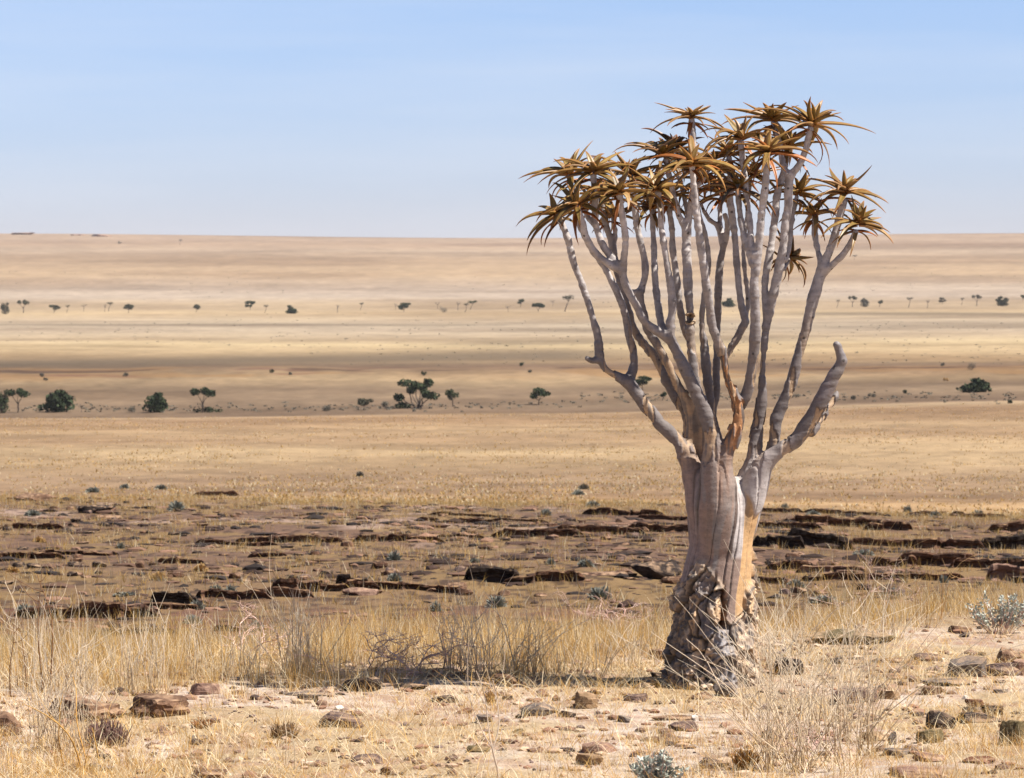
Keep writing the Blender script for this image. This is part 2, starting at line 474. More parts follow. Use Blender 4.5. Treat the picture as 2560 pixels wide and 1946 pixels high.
# name, depth at the root and at the tip, nodes (crop, x, y, radius)
BR = [
 ('trunk', 0, 0, 'T', "535 1600 282,552 1450 270,566 1230 252,575 1100 248,592 950 236,612 800 222,626 700 210,636 600 204,650 500 196,664 400 176"),
 ('limb', -.02, -.02, 'T555 640 130,T520 420 122,T430 170 80,G930 1450 86,G720 1250 82,G520 1000 82,G400 830 80,G330 740 78'),
 ('branch', 0, .0, 'G330 740 68,G150 650 56,G40 560 52,R490 520 26,R487 450 24,R460 340 22,R425 230 22,R385 120 21,R350 20 21,A790 1450 55,A700 1250 52,A640 1110 50'),
 ('stub', 0, -.05, 'R485 560 22,R455 568 19,R425 555 15'),
 ('branch', .02, .22, 'G330 760 78,G400 600 60,G400 400 57,G340 180 57,E940 1400 64,E880 1150 60,E790 930 57,E690 720 54,E600 560 50,E470 400 48,E360 200 45,A940 1250 45,A880 950 45,A830 700 45,A805 560 42'),
 ('limb', -.12, -.3, 'T600 660 130,T585 430 120,T570 200 85,G1350 1450 112,G1290 1200 98,G1200 980 82,G1110 800 78,G1000 560 73,G900 360 69,G810 200 68'),
 ('branch', -.3, -.4, 'G810 200 66,G660 120 58,G520 20 55,E1050 1130 66,E950 950 66,E880 760 70,E865 620 68'),
 ('branch', -.4, -.5, 'E850 640 65,E740 600 58,E600 500 56,E480 380 54,E390 240 54,E330 90 54,A960 1150 52,A910 990 50'),
 ('branch', -.4, -.38, 'E840 620 62,E790 560 60,E690 430 58,E600 280 56,E535 120 54,A1170 1200 54,A1165 1000 54,A1160 800 54,A1145 540 50'),
 ('stub', -.4, -.3, 'A1150 1230 45,A1070 1160 42,A1010 1040 38,A975 930 34'),
 ('branch', -.4, -.55, 'E870 640 60,E895 500 57,E910 330 55,E905 150 53,A1560 1250 53,A1530 1080 51,A1500 840 49'),
 ('limb', .08, .0, 'T560 660 130,T500 420 105,T450 200 76,G1110 1350 100,G1070 1080 84,G960 830 67,G840 600 62,G720 360 58,G610 180 55,G560 80 52,E1190 1300 60,E1140 1120 58,E1120 980 60'),
 ('branch', .0, .05, 'E960 960 50,E1060 970 52,E1130 930 58,E1175 820 58,E1190 700 57,E1175 520 57,E1130 330 57,E1095 130 54,B630 1450 54,B610 1200 51,B580 1000 50,B552 820 47'),
 ('limb', .15, .42, 'T540 640 120,T470 320 80,G1060 1250 84,G1000 1080 72,G870 860 74,G740 600 74,G640 420 70,G530 290 60,G450 190 55,E1030 1450 60,E970 1200 55,E880 950 52,E800 700 50,E760 450 50,E720 300 50,A1370 1450 52,A1320 1280 52,A1290 1100 50,A1270 950 48,A1250 820 44'),
 ('branch', .38, .45, 'E755 420 42,A1425 1580 40,A1450 1400 38,A1440 1250 36,A1420 1130 34'),
 ('limb', -.05, .02, 'T600 660 120,T550 420 110,T560 200 76,G1290 1320 92,G1230 1150 75,G1200 950 74,G1150 700 70,G1110 450 68,G1090 250 66,G1085 120 66'),
 ('branch', .02, .1, 'G1085 130 60,F365 1480 50,F355 1300 56,F345 1100 61,F330 900 61,F312 700 61,F312 500 61,F330 350 50,F365 150 42,F380 0 38,C430 1300 36,C520 1130 34'),
 ('branch', .05, .12, 'F312 480 46,F280 390 44,F240 310 42,F200 190 40,B1120 950 46,B1080 750 42,B1030 560 38'),
 ('branch', .1, .2, 'G1085 270 50,G1040 170 52,F285 1600 52,F240 1350 50,F210 1150 50,F180 900 48,F150 650 46,F145 450 44,F115 250 40,F105 130 38,B1095 1090 38'),
 ('limb', -.12, -.3, 'T650 660 125,T625 430 112,T614 240 90,H232 1500 116,H272 1370 102,H345 1220 90,H402 1050 80,H385 900 68,H330 760 62,H280 600 60,H250 450 58,H225 330 55'),
 ('branch', -.3, -.6, 'H235 360 55,H170 190 52,H115 40 52,F595 1400 57,F565 1180 57,F535 950 55,F510 750 54,F485 550 52,F450 350 51,F425 150 48,F412 0 47,B1430 1000 52,B1420 800 51,B1405 640 47'),
 ('branch', .15, .2, 'T640 380 80,G1340 1150 66,G1315 930 60,G1290 700 62,G1262 450 60,G1240 250 55,F500 1620 42,F505 1400 37,F530 1150 36,F575 900 34,F565 650 34,F520 450 34,F470 250 36,C320 1300 44,C315 1050 44,C305 850 46,C295 650 45,C280 440 41'),
 ('branch', -.2, -.5, 'H420 900 60,H480 800 62,H525 680 62,H560 500 61,H570 280 61,H575 50 60,F1135 1500 67,F1130 1300 61,F1120 1100 60,F1150 900 57,F1175 700 55,F1195 500 53,F1220 300 51,F1250 100 49,C1310 1450 57,C1325 1250 55,C1335 1050 54,C1335 930 51'),
 ('branch', -.38, -.3, 'F1110 860 50,F1070 720 44,F1030 610 41,F998 450 40,F960 280 39,F940 100 39,C920 1440 43'),
 ('branch', -.4, -.25, 'F1125 760 40,F1092 620 41,F1078 420 41,F1055 230 40,F1035 80 41,C1015 1350 50,C995 1150 51,C983 950 51,C972 760 49'),
 ('limb', .05, .0, 'T690 660 130,T745 430 108,T812 220 80,H570 1450 90,H590 1250 80,H618 1050 68,H638 880 60,H645 700 48,H645 520 34,H650 440 30,H665 300 41,H682 120 46,F1285 1500 66'),
 ('branch', .0, .1, 'F1275 1420 46,F1252 1200 48,F1265 1000 50,F1300 800 52,F1335 600 50,F1365 400 48,F1395 200 46,D255 1400 45,D272 1200 44,D310 1050 42,D350 900 38,D385 740 35'),
 ('branch', .0, -.1, 'F1310 1450 62,F1360 1250 60,F1400 1050 60,F1450 800 60,F1490 580 58,F1510 380 56,F1540 150 54,D395 1200 50,D410 1040 50,D415 970 50'),
 ('branch', -.1, .1, 'D402 965 42,D355 880 38,D330 760 36,D325 660 34,D290 540 32,D240 390 31'),
 ('branch', -.1, -.15, 'D430 965 44,D490 900 44,D555 800 42,D600 690 40,D622 580 40,D650 450 39'),
 ('branch', .0, .2, 'F1510 820 36,F1555 650 33,F1585 430 33,F1615 180 33,D492 1210 32'),
 ('limb', .02, -.05, 'T710 640 110,T800 400 92,T860 200 70,H745 1400 68,H772 1200 67,H802 1020 65,H880 860 62,H950 680 61,H1000 500 59,H1050 320 57,H1110 130 55,R1690 250 37,R1725 120 35,Q1755 1000 28,Q1800 880 25,Q1835 750 24,Q1866 640 22'),
 ('branch', -.05, .15, 'Q1750 1010 22,Q1725 920 20,Q1708 820 21,Q1702 730 20'),
 ('branch', -.05, -.15, 'Q1765 1040 21,Q1800 1005 20,Q1860 950 21,Q1910 880 20,Q1935 815 19'),
 ('limb', -.05, -.25, 'T720 620 110,T812 380 86,T878 170 70,H810 1390 80,H900 1330 82,H1020 1250 82,H1120 1120 84,H1210 970 80,H1300 800 78,H1380 650 72,H1450 520 64,H1492 435 58,H1472 350 48,H1440 258 42'),
 ('stub', -.12, .05, 'H1170 1180 55,H1250 1060 48,H1340 920 46,H1405 820 38,H1435 765 26'),
 ('branch', .25, .35, 'T560 300 80,G1330 1150 58,G1375 1010 50,G1408 850 48,G1400 600 45,G1395 300 44,F692 1560 44,F690 1350 50,F700 1100 54,F715 850 52,F755 640 46'),
 ('branch', .35, .45, 'F750 620 40,F720 480 40,F670 390 36,F600 350 34,F540 250 30,F500 150 28'),
 ('branch', .35, .5, 'F748 600 36,F722 420 34,F725 250 32,F742 70 31'),
 ('stub', .35, .3, 'F785 580 38,F815 420 38,F802 330 35,F790 280 31'),
 ('branch', .0, .28, 'H265 400 46,H305 335 45,H360 240 46,H420 130 46,H470 20 44,F1025 1560 48,F985 1430 46,F955 1200 46,F935 950 46,F915 700 46,F890 450 46,F865 250 46,F850 80 44,C825 1400 50,C810 1150 48,C798 980 45'),
 ('branch', .3, .45, 'F1020 1540 36,F1058 1350 34,F1050 1200 33,F1025 1000 32,F1010 800 32,F1005 650 30,F1030 400 30,C1090 1250 32'),
 ('branch', -.2, .25, 'G830 170 50,E1430 1440 55,E1395 1300 55,E1360 1100 57,E1340 850 55,E1335 600 53,E1330 350 50,E1315 120 46,B855 1430 46,B850 1260 43'),
 ('branch', -.3, -.35, 'G815 210 60,G850 90 56,E1525 1400 62,E1560 1200 61,E1560 1000 60,E1530 800 57,E1490 550 55,E1455 300 55,E1430 60 53,B970 1400 53,B960 1200 53,B928 1010 51'),
 ('branch', .1, .4, 'F330 500 36,B1340 1350 38,B1290 1100 36,B1230 800 35,B1185 480 32'),
 ('branch', .05, .4, 'F1480 930 30,F1520 850 28,F1545 790 26'),
]
# leaf rosettes: index of the branch, centre (crop, x, y), depth, lean (right, towards camera, up), leaves, leaf length, kind
ROS = [
 (2, 'A600 1055', .02, (-.45, .35, .8), 13, .30, 0), (4, 'A800 480', .22, (-.3, .2, .9), 13, .31, 0), (7, 'A895 920', -.5, (-.2, .4, .85), 15, .30, 0),
 (8, 'A1140 450', -.38, (-.05, .3, .95), 16, .31, 0), (10, 'A1485 730', -.56, (0, .25, 1), 15, .31, 0), (12, 'B545 720', .06, (0, .15, 1), 13, .30, 0),
 (13, 'A1245 800', .42, (0, .1, 1), 12, .27, 0), (14, 'A1415 1070', .45, (.1, -.1, 1), 11, .25, 1), (16, 'C560 1090', .1, (.2, .1, 1), 14, .30, 0),
 (17, 'B960 430', .12, (-.1, .05, 1), 16, .32, 2), (18, 'B1080 1010', .2, (0, .1, 1), 12, .27, 0), (20, 'B1400 560', -.62, (0, .35, .95), 15, .32, 1),
 (21, 'C270 350', .2, (.02, .02, 1), 18, .24, 3), (22, 'C1330 830', -.52, (-.02, .3, 1), 16, .32, 1), (23, 'C930 1340', -.3, (0, .15, 1), 15, .29, 2),
 (24, 'C960 640', -.25, (-.1, .15, 1), 16, .31, 0), (26, 'D400 600', .1, (.15, -.1, 1), 13, .29, 0), (28, 'D225 300', .1, (-.05, -.1, 1), 15, .32, 0),
 (29, 'D675 350', -.15, (.25, .15, .95), 17, .38, 0), (30, 'D522 1120', .2, (.2, .1, .95), 13, .28, 0), (31, 'D1030 1090', -.05, (.1, .2, 1), 16, .31, 0),
 (32, 'D695 1350', .15, (.15, -.05, 1), 14, .25, 0), (33, 'D1190 1440', -.15, (.3, .25, .85), 15, .28, 0), (37, 'C430 1170', .45, (-.2, -.1, 1), 14, .28, 2),
 (38, 'C690 1420', .5, (.1, -.1, 1), 14, .27, 1), (40, 'C792 860', .28, (.05, .1, 1), 14, .29, 0), (41, 'C1100 1150', .45, (.1, -.1, 1), 13, .27, 2),
 (42, 'B845 1170', .25, (-.1, -.1, 1), 14, .28, 2), (43, 'B880 910', -.36, (-.05, .25, 1), 16, .30, 0), (44, 'B1170 340', .4, (.2, -.1, 1), 14, .26, 4),
 (45, 'F1580 765', .4, (.8, -.1, .45), 12, .24, 2),
]

def parse(item):
    nm, d0, d1 = item[0], item[1], item[2]
    if len(item) == 5:
        lst = [(item[3],) + tuple(float(v) for v in q.split()) for q in item[4].split(',')]
    else:
        lst = [(q[0],) + tuple(float(v) for v in q[1:].split()) for q in item[3].split(',')]
    raw = [node(c, x, y, r, 0) for c, x, y, r in lst]
    L = np.array([0] + [np.linalg.norm(raw[i + 1][0] - raw[i][0]) for i in range(len(raw) - 1)]).cumsum()
    L = L / max(L[-1], 1e-6)
    pts = [node(c, x, y, r, d0 + (d1 - d0) * (s ** 0.8)) for (c, x, y, r), s in zip(lst, L)]
    return nm, np.array([p for p, _ in pts]), np.array([r for _, r in pts])

def spline(P, r, step=0.045):
    """Catmull-Rom through the traced joints"""
    out, rad = [], []
    n = len(P)
    for i in range(n - 1):
        p0, p1, p2, p3 = P[max(i - 1, 0)], P[i], P[i + 1], P[min(i + 2, n - 1)]
        k = max(2, int(np.linalg.norm(p2 - p1) / step))
        for j in range(k):
            t = j / k
            out.append(0.5 * ((2 * p1) + (-p0 + p2) * t + (2 * p0 - 5 * p1 + 4 * p2 - p3) * t * t + (-p0 + 3 * p1 - 3 * p2 + p3) * t ** 3))
            rad.append(r[i] + (r[i + 1] - r[i]) * t)
    out.append(P[-1]); rad.append(r[-1])
    return np.array(out), np.array(rad)

def surface(branches, h, kblend):
    """skin all limbs as one smooth blended surface (surface nets over a distance grid)"""
    allp = np.concatenate([b[1] for b in branches]); allr = np.concatenate([b[2] for b in branches])
    lo = (allp - allr[:, None]).min(0) - 0.06; hi = (allp + allr[:, None]).max(0) + 0.06
    n = np.ceil((hi - lo) / h).astype(int) + 1
    SS = np.zeros(n, np.float32); DM = np.full(n, 9.0, np.float32); LB = np.zeros(n, np.int8)
    ax = [lo[i] + h * np.arange(n[i]) for i in range(3)]
    mrg = 0.05
    for bi, (nm, P, r) in enumerate(branches):
        b0 = np.clip(np.floor(((P - r[:, None]).min(0) - mrg - lo) / h).astype(int), 0, n - 1)
        b1 = np.clip(np.ceil(((P + r[:, None]).max(0) + mrg - lo) / h).astype(int) + 1, 1, n)
        loc = np.full(b1 - b0, 9.0, np.float32)
        for i in range(len(P) - 1):
            a, b = P[i], P[i + 1]; ra, rb = r[i], r[i + 1]; rm = max(ra, rb) + mrg
            c0 = np.clip(np.floor((np.minimum(a, b) - rm - lo) / h).astype(int), b0, b1 - 1)
            c1 = np.clip(np.ceil((np.maximum(a, b) + rm - lo) / h).astype(int) + 1, c0 + 1, b1)
            X = ax[0][c0[0]:c1[0]][:, None, None].astype(np.float32); Y = ax[1][c0[1]:c1[1]][None, :, None].astype(np.float32); Z = ax[2][c0[2]:c1[2]][None, None, :].astype(np.float32)
            ab = (b - a).astype(np.float32); L2 = float((ab ** 2).sum()) + 1e-9
            t = np.clip(((X - a[0]) * ab[0] + (Y - a[1]) * ab[1] + (Z - a[2]) * ab[2]) / L2, 0, 1).astype(np.float32)
            d = np.sqrt((X - a[0] - t * ab[0]) ** 2 + (Y - a[1] - t * ab[1]) ** 2 + (Z - a[2] - t * ab[2]) ** 2) - (ra + (rb - ra) * t)
            q = tuple(slice(c0[k] - b0[k], c1[k] - b0[k]) for k in range(3))
            np.minimum(loc[q], d, out=loc[q])
        g = tuple(slice(b0[k], b1[k]) for k in range(3))
        SS[g] += np.exp(-kblend * np.clip(loc, -0.25, 0.4))
        near = loc < DM[g]
        DM[g][near] = loc[near]; LB[g][near] = bi
    ins = SS > 1.0
    cells = np.zeros(n - 1, bool)
    acc = np.zeros(n - 1, np.uint8)
    for dx in (0, 1):
        for dy in (0, 1):
            for dz in (0, 1):
                acc += ins[dx:n[0] - 1 + dx, dy:n[1] - 1 + dy, dz:n[2] - 1 + dz]
    cells = (acc > 0) & (acc < 8)
    cid = np.argwhere(cells)
    num = np.full(n - 1, -1, np.int32)
    num[cells] = np.arange(len(cid))
    def fval(ijk):
        return -np.log(np.maximum(SS[ijk[:, 0], ijk[:, 1], ijk[:, 2]], 1e-20)) / kblend
    crn = [(dx, dy, dz) for dx in (0, 1) for dy in (0, 1) for dz in (0, 1)]
    fv = {c: fval(cid + np.array(c)) for c in crn}
    sm = np.zeros((len(cid), 3)); cnt = np.zeros(len(cid))
    for i, c in enumerate(crn):
        for k in range(3):
            if c[k] == 0:
                e = list(c); e[k] = 1; e = tuple(e)
                f0, f1 = fv[c], fv[e]
                cross = (f0 < 0) != (f1 < 0)
                t = np.where(cross, f0 / np.where(np.abs(f0 - f1) < 1e-9, 1e-9, f0 - f1), 0)
                p = np.array(c, float)[None, :].repeat(len(cid), 0)
                p[:, k] += t
                sm[cross] += p[cross]; cnt[cross] += 1
    V = lo + h * (cid + sm / np.maximum(cnt, 1)[:, None])
    quads = []
    for k in range(3):
        a, b = [q for q in range(3) if q != k]
        s0 = [slice(None)] * 3; s1 = [slice(None)] * 3
        s0[k] = slice(0, n[k] - 1); s1[k] = slice(1, n[k])
        A, B = ins[tuple(s0)], ins[tuple(s1)]
        for flag, e in ((True, A & ~B), (False, ~A & B)):
            ee = np.argwhere(e)
            ee = ee[(ee[:, a] > 0) & (ee[:, b] > 0) & (ee[:, a] < n[a] - 1) & (ee[:, b] < n[b] - 1)]
            def cell(da, db):
                q = ee.copy(); q[:, a] -= da; q[:, b] -= db
                return num[q[:, 0], q[:, 1], q[:, 2]]
            q = np.stack([cell(1, 1), cell(0, 1), cell(0, 0), cell(1, 0)], -1)
            if flag == (k == 1):
                q = q[:, ::-1]
            quads.append(q)
    F = np.concatenate(quads)
    F = F[(F >= 0).all(1)]
    return V, F, LB[cid[:, 0], cid[:, 1], cid[:, 2]]

def vert_normals(V, F):
    nrm = np.cross(V[F[:, 2]] - V[F[:, 0]], V[F[:, 3]] - V[F[:, 1]])
    N = np.zeros_like(V)
    for k in range(4):
        np.add.at(N, F[:, k], nrm)
    return N / np.maximum(np.linalg.norm(N, axis=1), 1e-12)[:, None]

def bark_material():
    m, nt, b = new_mat('quiver_bark', 0.6, 0.4)
    col = attr(nt, 'bark')
    smooth_f = attr(nt, 'smoothness', 'Fac')
    n1 = noise(nt, 16.0, 5, stretch=(1, 1, 2.2))
    n2 = noise(nt, 70.0, 3)
    k = maprange(nt, n1.outputs['Fac'], 0.3, 0.7, 0.8, 1.14)
    cc = nt.nodes.new('ShaderNodeCombineColor')
    for q in ('Red', 'Green', 'Blue'):
        nt.links.new(k, cc.inputs[q])
    base = mix(nt, 1.0, col, cc.outputs['Color'], 'MULTIPLY')
    # small dark leaf scars on the pale branches
    tc = nt.nodes.new('ShaderNodeTexCoord')
    vor = nt.nodes.new('ShaderNodeTexVoronoi'); vor.inputs['Scale'].default_value = 15.0
    nt.links.new(tc.outputs['Object'], vor.inputs['Vector'])
    dot = maprange(nt, vor.outputs['Distance'], 0.13, 0.2, 1.0, 0.0)
    sp = nt.nodes.new('ShaderNodeSeparateColor'); nt.links.new(vor.outputs['Color'], sp.inputs['Color'])
    sel = maprange(nt, sp.outputs['Red'], 0.6, 0.66, 0.0, 0.9)
    mu = nt.nodes.new('ShaderNodeMath'); mu.operation = 'MULTIPLY'
    nt.links.new(dot, mu.inputs[0]); nt.links.new(sel, mu.inputs[1])
    mu2 = nt.nodes.new('ShaderNodeMath'); mu2.operation = 'MULTIPLY'
    nt.links.new(mu.outputs[0], mu2.inputs[0]); nt.links.new(smooth_f, mu2.inputs[1])
    base = mix(nt, mu2.outputs[0], base, (0.05, 0.04, 0.035))
    nsp = noise(nt, 95.0, 2)
    spk = maprange(nt, nsp.outputs['Fac'], 0.62, 0.68, 0.0, 0.55)
    base = mix(nt, spk, base, mix(nt, 1.0, base, (0.35, 0.33, 0.33), 'MULTIPLY'))
    # blotches of grey lichen
    nl = noise(nt, 7.0, 6, stretch=(1, 1, 0.7))
    lf = maprange(nt, nl.outputs['Fac'], 0.56, 0.66, 0.0, 0.4)
    base = mix(nt, lf, base, mix(nt, 1.0, base, (0.5, 0.48, 0.5), 'MULTIPLY'))
    nt.links.new(maprange(nt, smooth_f, 0.0, 1.0, 0.72, 0.5), b.inputs['Roughness'])
    nt.links.new(base, b.inputs['Base Color'])
    ad = nt.nodes.new('ShaderNodeMath'); ad.operation = 'ADD'
    nt.links.new(n1.outputs['Fac'], ad.inputs[0]); nt.links.new(n2.outputs['Fac'], ad.inputs[1])
    bump(nt, b, ad.outputs[0], 0.28, 0.008)
    return m

def leaf_material():
    m, nt, b = new_mat('quiver_leaf', 0.45, 0.4)
    col = attr(nt, 'leaf')
    n1 = noise(nt, 30.0, 4)
    k = maprange(nt, n1.outputs['Fac'], 0.3, 0.7, 0.8, 1.15)
    cc = nt.nodes.new('ShaderNodeCombineColor')
    for q in ('Red', 'Green', 'Blue'):
        nt.links.new(k, cc.inputs[q])
    nt.links.new(mix(nt, 1.0, col, cc.outputs['Color'], 'MULTIPLY'), b.inputs['Base Color'])
    bump(nt, b, n1.outputs['Fac'], 0.25, 0.004)
    return m

def build_quiver_tree():
    rng = np.random.default_rng(7)
    tree = empty('quiver_tree', BASE)
    tag(tree, 'tall quiver tree with flaking golden trunk, pale grey forking branches and ochre leaf rosettes', 'tree')
    br = []
    for it in BR:
        nm, P, r = parse(it)
        P2, r2 = spline(P, r)
        if nm != 'trunk':   # slow kinks and swellings so that no limb is a clean pipe
            s = np.arange(len(P2)) * 0.045
            sd = rng.integers(1000)
            r2 = r2 * (1 - 0.09 * sstep(2.3, 2.9, P2[:, 2]))
            r2 = r2 * (1 + 0.17 * (fbm(s * 5, sd, 0, 3, 3) - 0.5) + 0.10 * (fbm(s * 16, sd, 0, 4, 2) - 0.5))
            off = np.stack([fbm(s * 4, sd + 3.3, 0, 5, 2) - 0.5, fbm(s * 4, sd + 7.7, 0, 6, 2) - 0.5, 0 * s], -1)
            P2 = P2 + off * (0.022 * np.minimum(1, s / 0.2))[:, None]
        br.append((nm, P2, r2))
    V, F, lab = surface(br, 0.0072, 125.0)
    for it in range(4):                              # relax the grid steps
        A = np.zeros_like(V); cn = np.zeros(len(V))
        for k in range(4):
            for kk in (1, 3):
                np.add.at(A, F[:, k], V[F[:, (k + kk) % 4]]); np.add.at(cn, F[:, k], 1)
        V = V + (A / np.maximum(cn, 1)[:, None] - V) * (0.6 if it % 2 == 0 else 0.3)
    N = vert_normals(V, F)
    x, y, z = V[:, 0], V[:, 1], V[:, 2]
    tp, tr = br[0][1], br[0][2]
    o = np.argsort(tp[:, 2])
    cx = np.interp(z, tp[o, 2], tp[o, 0]); cy = np.interp(z, tp[o, 2], tp[o, 1])
    th = np.arctan2(x - cx, -(y - cy))            # 0 = facing the camera, + = to the right
    isT = lab == 0
    # --- displacement and colour
    disp = np.zeros(len(V)); 
    pale = np.array([0.50, 0.452, 0.43]); grey = np.array([0.26, 0.23, 0.215]); char = np.array([0.075, 0.065, 0.06]); gold = np.array([0.52, 0.32, 0.15])
    tan = np.array([0.50, 0.335, 0.195]); mauve = np.array([0.38, 0.29, 0.27]); orange = np.array([0.42, 0.20, 0.08]); dk = np.array([0.13, 0.10, 0.085])
    C = np.broadcast_to(pale, V.shape).copy()
    def lay(w, col):
        nonlocal C
        C = C + (np.asarray(col) - C) * np.clip(w, 0, 1)[:, None]
    # pale branches: soft rings, mottling
    ring = fbm(x * 6, y * 6, z * 30, 61, 2)
    lay(sstep(0.5, 0.7, ring) * 0.3, grey)
    lay(sstep(0.52, 0.7, fbm(x * 9, y * 9, z * 5, 62, 3)) * 0.45, grey)
    lay((1 - sstep(2.2, 3.6, z)) * 0.9, np.array([0.125, 0.10, 0.092]))  # crown shade painted into the bark of the lower limbs
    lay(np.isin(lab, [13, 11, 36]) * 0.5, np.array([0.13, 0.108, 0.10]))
    lay((lab == 34) * sstep(0.44, 0.5, fbm(x * 5, y * 5, z * 3, 91, 3)) * 0.9, np.array([0.21, 0.17, 0.165]))
    lay(sstep(0.56, 0.64, fbm(x * 22, y * 22, z * 14, 92, 3)) * 0.5, np.array([0.17, 0.15, 0.15]))
    up = ~isT & (z > 1.7)
    disp += np.where(up, 0.012 * (ring - 0.5), 0)
    # bark splitting off the lower limbs: golden brown strips with dark edges
    limbzone = (1 - sstep(2.2, 3.0, z)) * sstep(1.4, 1.75, z)
    st = fbm(x * 11, y * 11, z * 2.2, 63, 3)
    lay(limbzone * sstep(0.565, 0.59, st) * 0.8, tan * 0.9)
    lay(limbzone * np.exp(-((st - 0.568) / 0.010) ** 2) * 0.95, dk)
    lay(limbzone * sstep(0.65, 0.69, st) * 0.8, char * 1.8)
    disp += limbzone * np.where(st > 0.565, -0.010, 0.0)
    # the middle limb with orange heartwood showing
    mid = np.isin(lab, [19]) * sstep(1.5, 1.8, z) * (1 - sstep(2.75, 3.0, z))
    sm = fbm(x * 14, y * 14, z * 1.6, 64, 3)
    lay(mid * sstep(0.40, 0.48, sm) * 0.9, orange)
    lay(mid * sstep(0.56, 0.60, sm) * 0.9, char)
    disp += mid * np.where(sm > 0.46, -0.014, 0.004)
    # trunk: long vertical panels above, curling plates below, knobs at the foot
    pz0 = cells2(th * 1.9, z * 0 + 3.45, 71, 0.95)[0]
    tz = sstep(0.70, 0.84, z + 0.42 * (pz0 - 0.5) + 0.10 * np.sin(th * 3.1 + 0.6) + 0.16 * (th > 0.25) * (th < 1.6))
    inT = isT | (z < 2.0)
    tw = inT.astype(float) * (1 - sstep(1.38, 1.95, z))
    wv = th * 1.9 + 0.5 * (fbm(th * 1.3, z * 1.3, 0, 65, 2) - 0.5) * 2 + 0.10 * z
    pid, p1, p2 = cells2(wv, z * 0.04 + 3.45, 71, 0.95)
    edge = np.clip((p2 - p1) / 0.075, 0, 1)
    w = tw * tz
    lay(w, np.array([0.25, 0.175, 0.14]))
    lay(w * (pid > 0.62), np.array([0.31, 0.25, 0.225]))
    lay(w * ((pid > 0.30) & (pid <= 0.44)) * sstep(0.42, 0.56, fbm(th * 4, z * 2.5, 0, 78, 3)), char * 3.0)
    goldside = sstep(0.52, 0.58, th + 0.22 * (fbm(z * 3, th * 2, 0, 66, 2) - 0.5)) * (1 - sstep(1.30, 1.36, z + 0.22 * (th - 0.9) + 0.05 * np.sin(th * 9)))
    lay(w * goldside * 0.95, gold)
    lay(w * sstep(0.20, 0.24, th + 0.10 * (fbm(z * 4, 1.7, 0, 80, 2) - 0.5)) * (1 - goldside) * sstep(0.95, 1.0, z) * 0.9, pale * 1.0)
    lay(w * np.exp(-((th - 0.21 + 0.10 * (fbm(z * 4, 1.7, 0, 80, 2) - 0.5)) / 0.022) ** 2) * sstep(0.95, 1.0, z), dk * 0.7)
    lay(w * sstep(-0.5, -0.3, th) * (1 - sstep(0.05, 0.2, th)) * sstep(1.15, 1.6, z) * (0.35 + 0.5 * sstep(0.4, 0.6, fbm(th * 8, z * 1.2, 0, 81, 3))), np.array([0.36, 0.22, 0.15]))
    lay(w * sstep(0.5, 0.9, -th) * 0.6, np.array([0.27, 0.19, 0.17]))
    lay(w * (1 - edge) * 0.95 * sstep(0.35, 0.5, fbm(z * 3, th * 3, 0, 94, 2) + 0.25 * (1.5 - z)), dk * 0.7)
    streak = fbm(th * 14, z * 2.2, 0, 67, 3)
    lay(w * sstep(0.56, 0.68, streak) * 0.3, char * 2)
    disp += w * ((pid - 0.5) * 0.030 - 0.010 * (1 - edge) - goldside * 0.014 + 0.006 * (fbm(th * 3, z * 0.8, 0, 79, 2) - 0.5))
    # plates: overlapping flakes of old bark, curling away at their edges
    wl = tw * (1 - tz)
    wu = 0.55 * (fbm(th * 2.1, z * 5, 0, 68, 3) - 0.5); wvv = 0.5 * (fbm(th * 2.1, z * 5, 9.0, 69, 3) - 0.5)
    field = fbm(th * 1.9 + wu * 2.2, z * 5.2 + wvv * 3.0, 3.0, 72, 3)
    lv = field * 9.0
    fl = np.floor(lv); fr = lv - fl
    qid = _hash(fl.astype(np.int64), np.floor(th * 1.3 + wu * 3).astype(np.int64), np.floor(z * 3.2 + wvv * 3).astype(np.int64), 73)
    qe = np.minimum(np.clip(fr / 0.16, 0, 1), np.clip((1 - fr) / 0.10, 0, 1))
    big, b1_, b2_, bx_, by_ = cells2x(th * 1.9 + wu * 2.0, z * 4.2 + wvv * 2.6, 82, 0.95)
    crack = 1 - np.clip((b2_ - b1_) / 0.10, 0, 1)
    lay(wl, tan)
    lay(wl * (big < 0.24), np.array([0.20, 0.165, 0.15]))
    lay(wl * (big > 0.74), np.array([0.66, 0.48, 0.32]))
    lay(wl * (qid < 0.2) * 0.8, np.array([0.22, 0.165, 0.13]))
    lay(wl * (qid > 0.75) * 0.7, np.array([0.62, 0.47, 0.33]))
    lay(wl * sstep(0.55, 0.62, fbm(th * 6, z * 11, 2.0, 74, 4)) * 0.8, char * 1.4)
    lay(wl * (1 - qe) * 0.5, dk)
    lay(wl * crack * 0.95, char * 0.6)
    root = np.exp(-((th - 0.12 - 0.7 * np.clip(0.38 - z, 0, 1)) / 0.24) ** 2) * (1 - sstep(0.42, 0.5, z))
    lay(wl * root, np.array([0.25, 0.23, 0.23]))
    slit = np.exp(-((th - 0.16) / 0.09) ** 2) * sstep(0.42, 0.48, z) * (1 - sstep(0.82, 0.9, z))
    lay(wl * slit, np.array([0.22, 0.10, 0.04]))
    knob = (1 - sstep(0.10, 0.26, z)) * (1 - root)
    kid, k1, k2 = cells2(th * 7, z * 15, 75, 0.9)
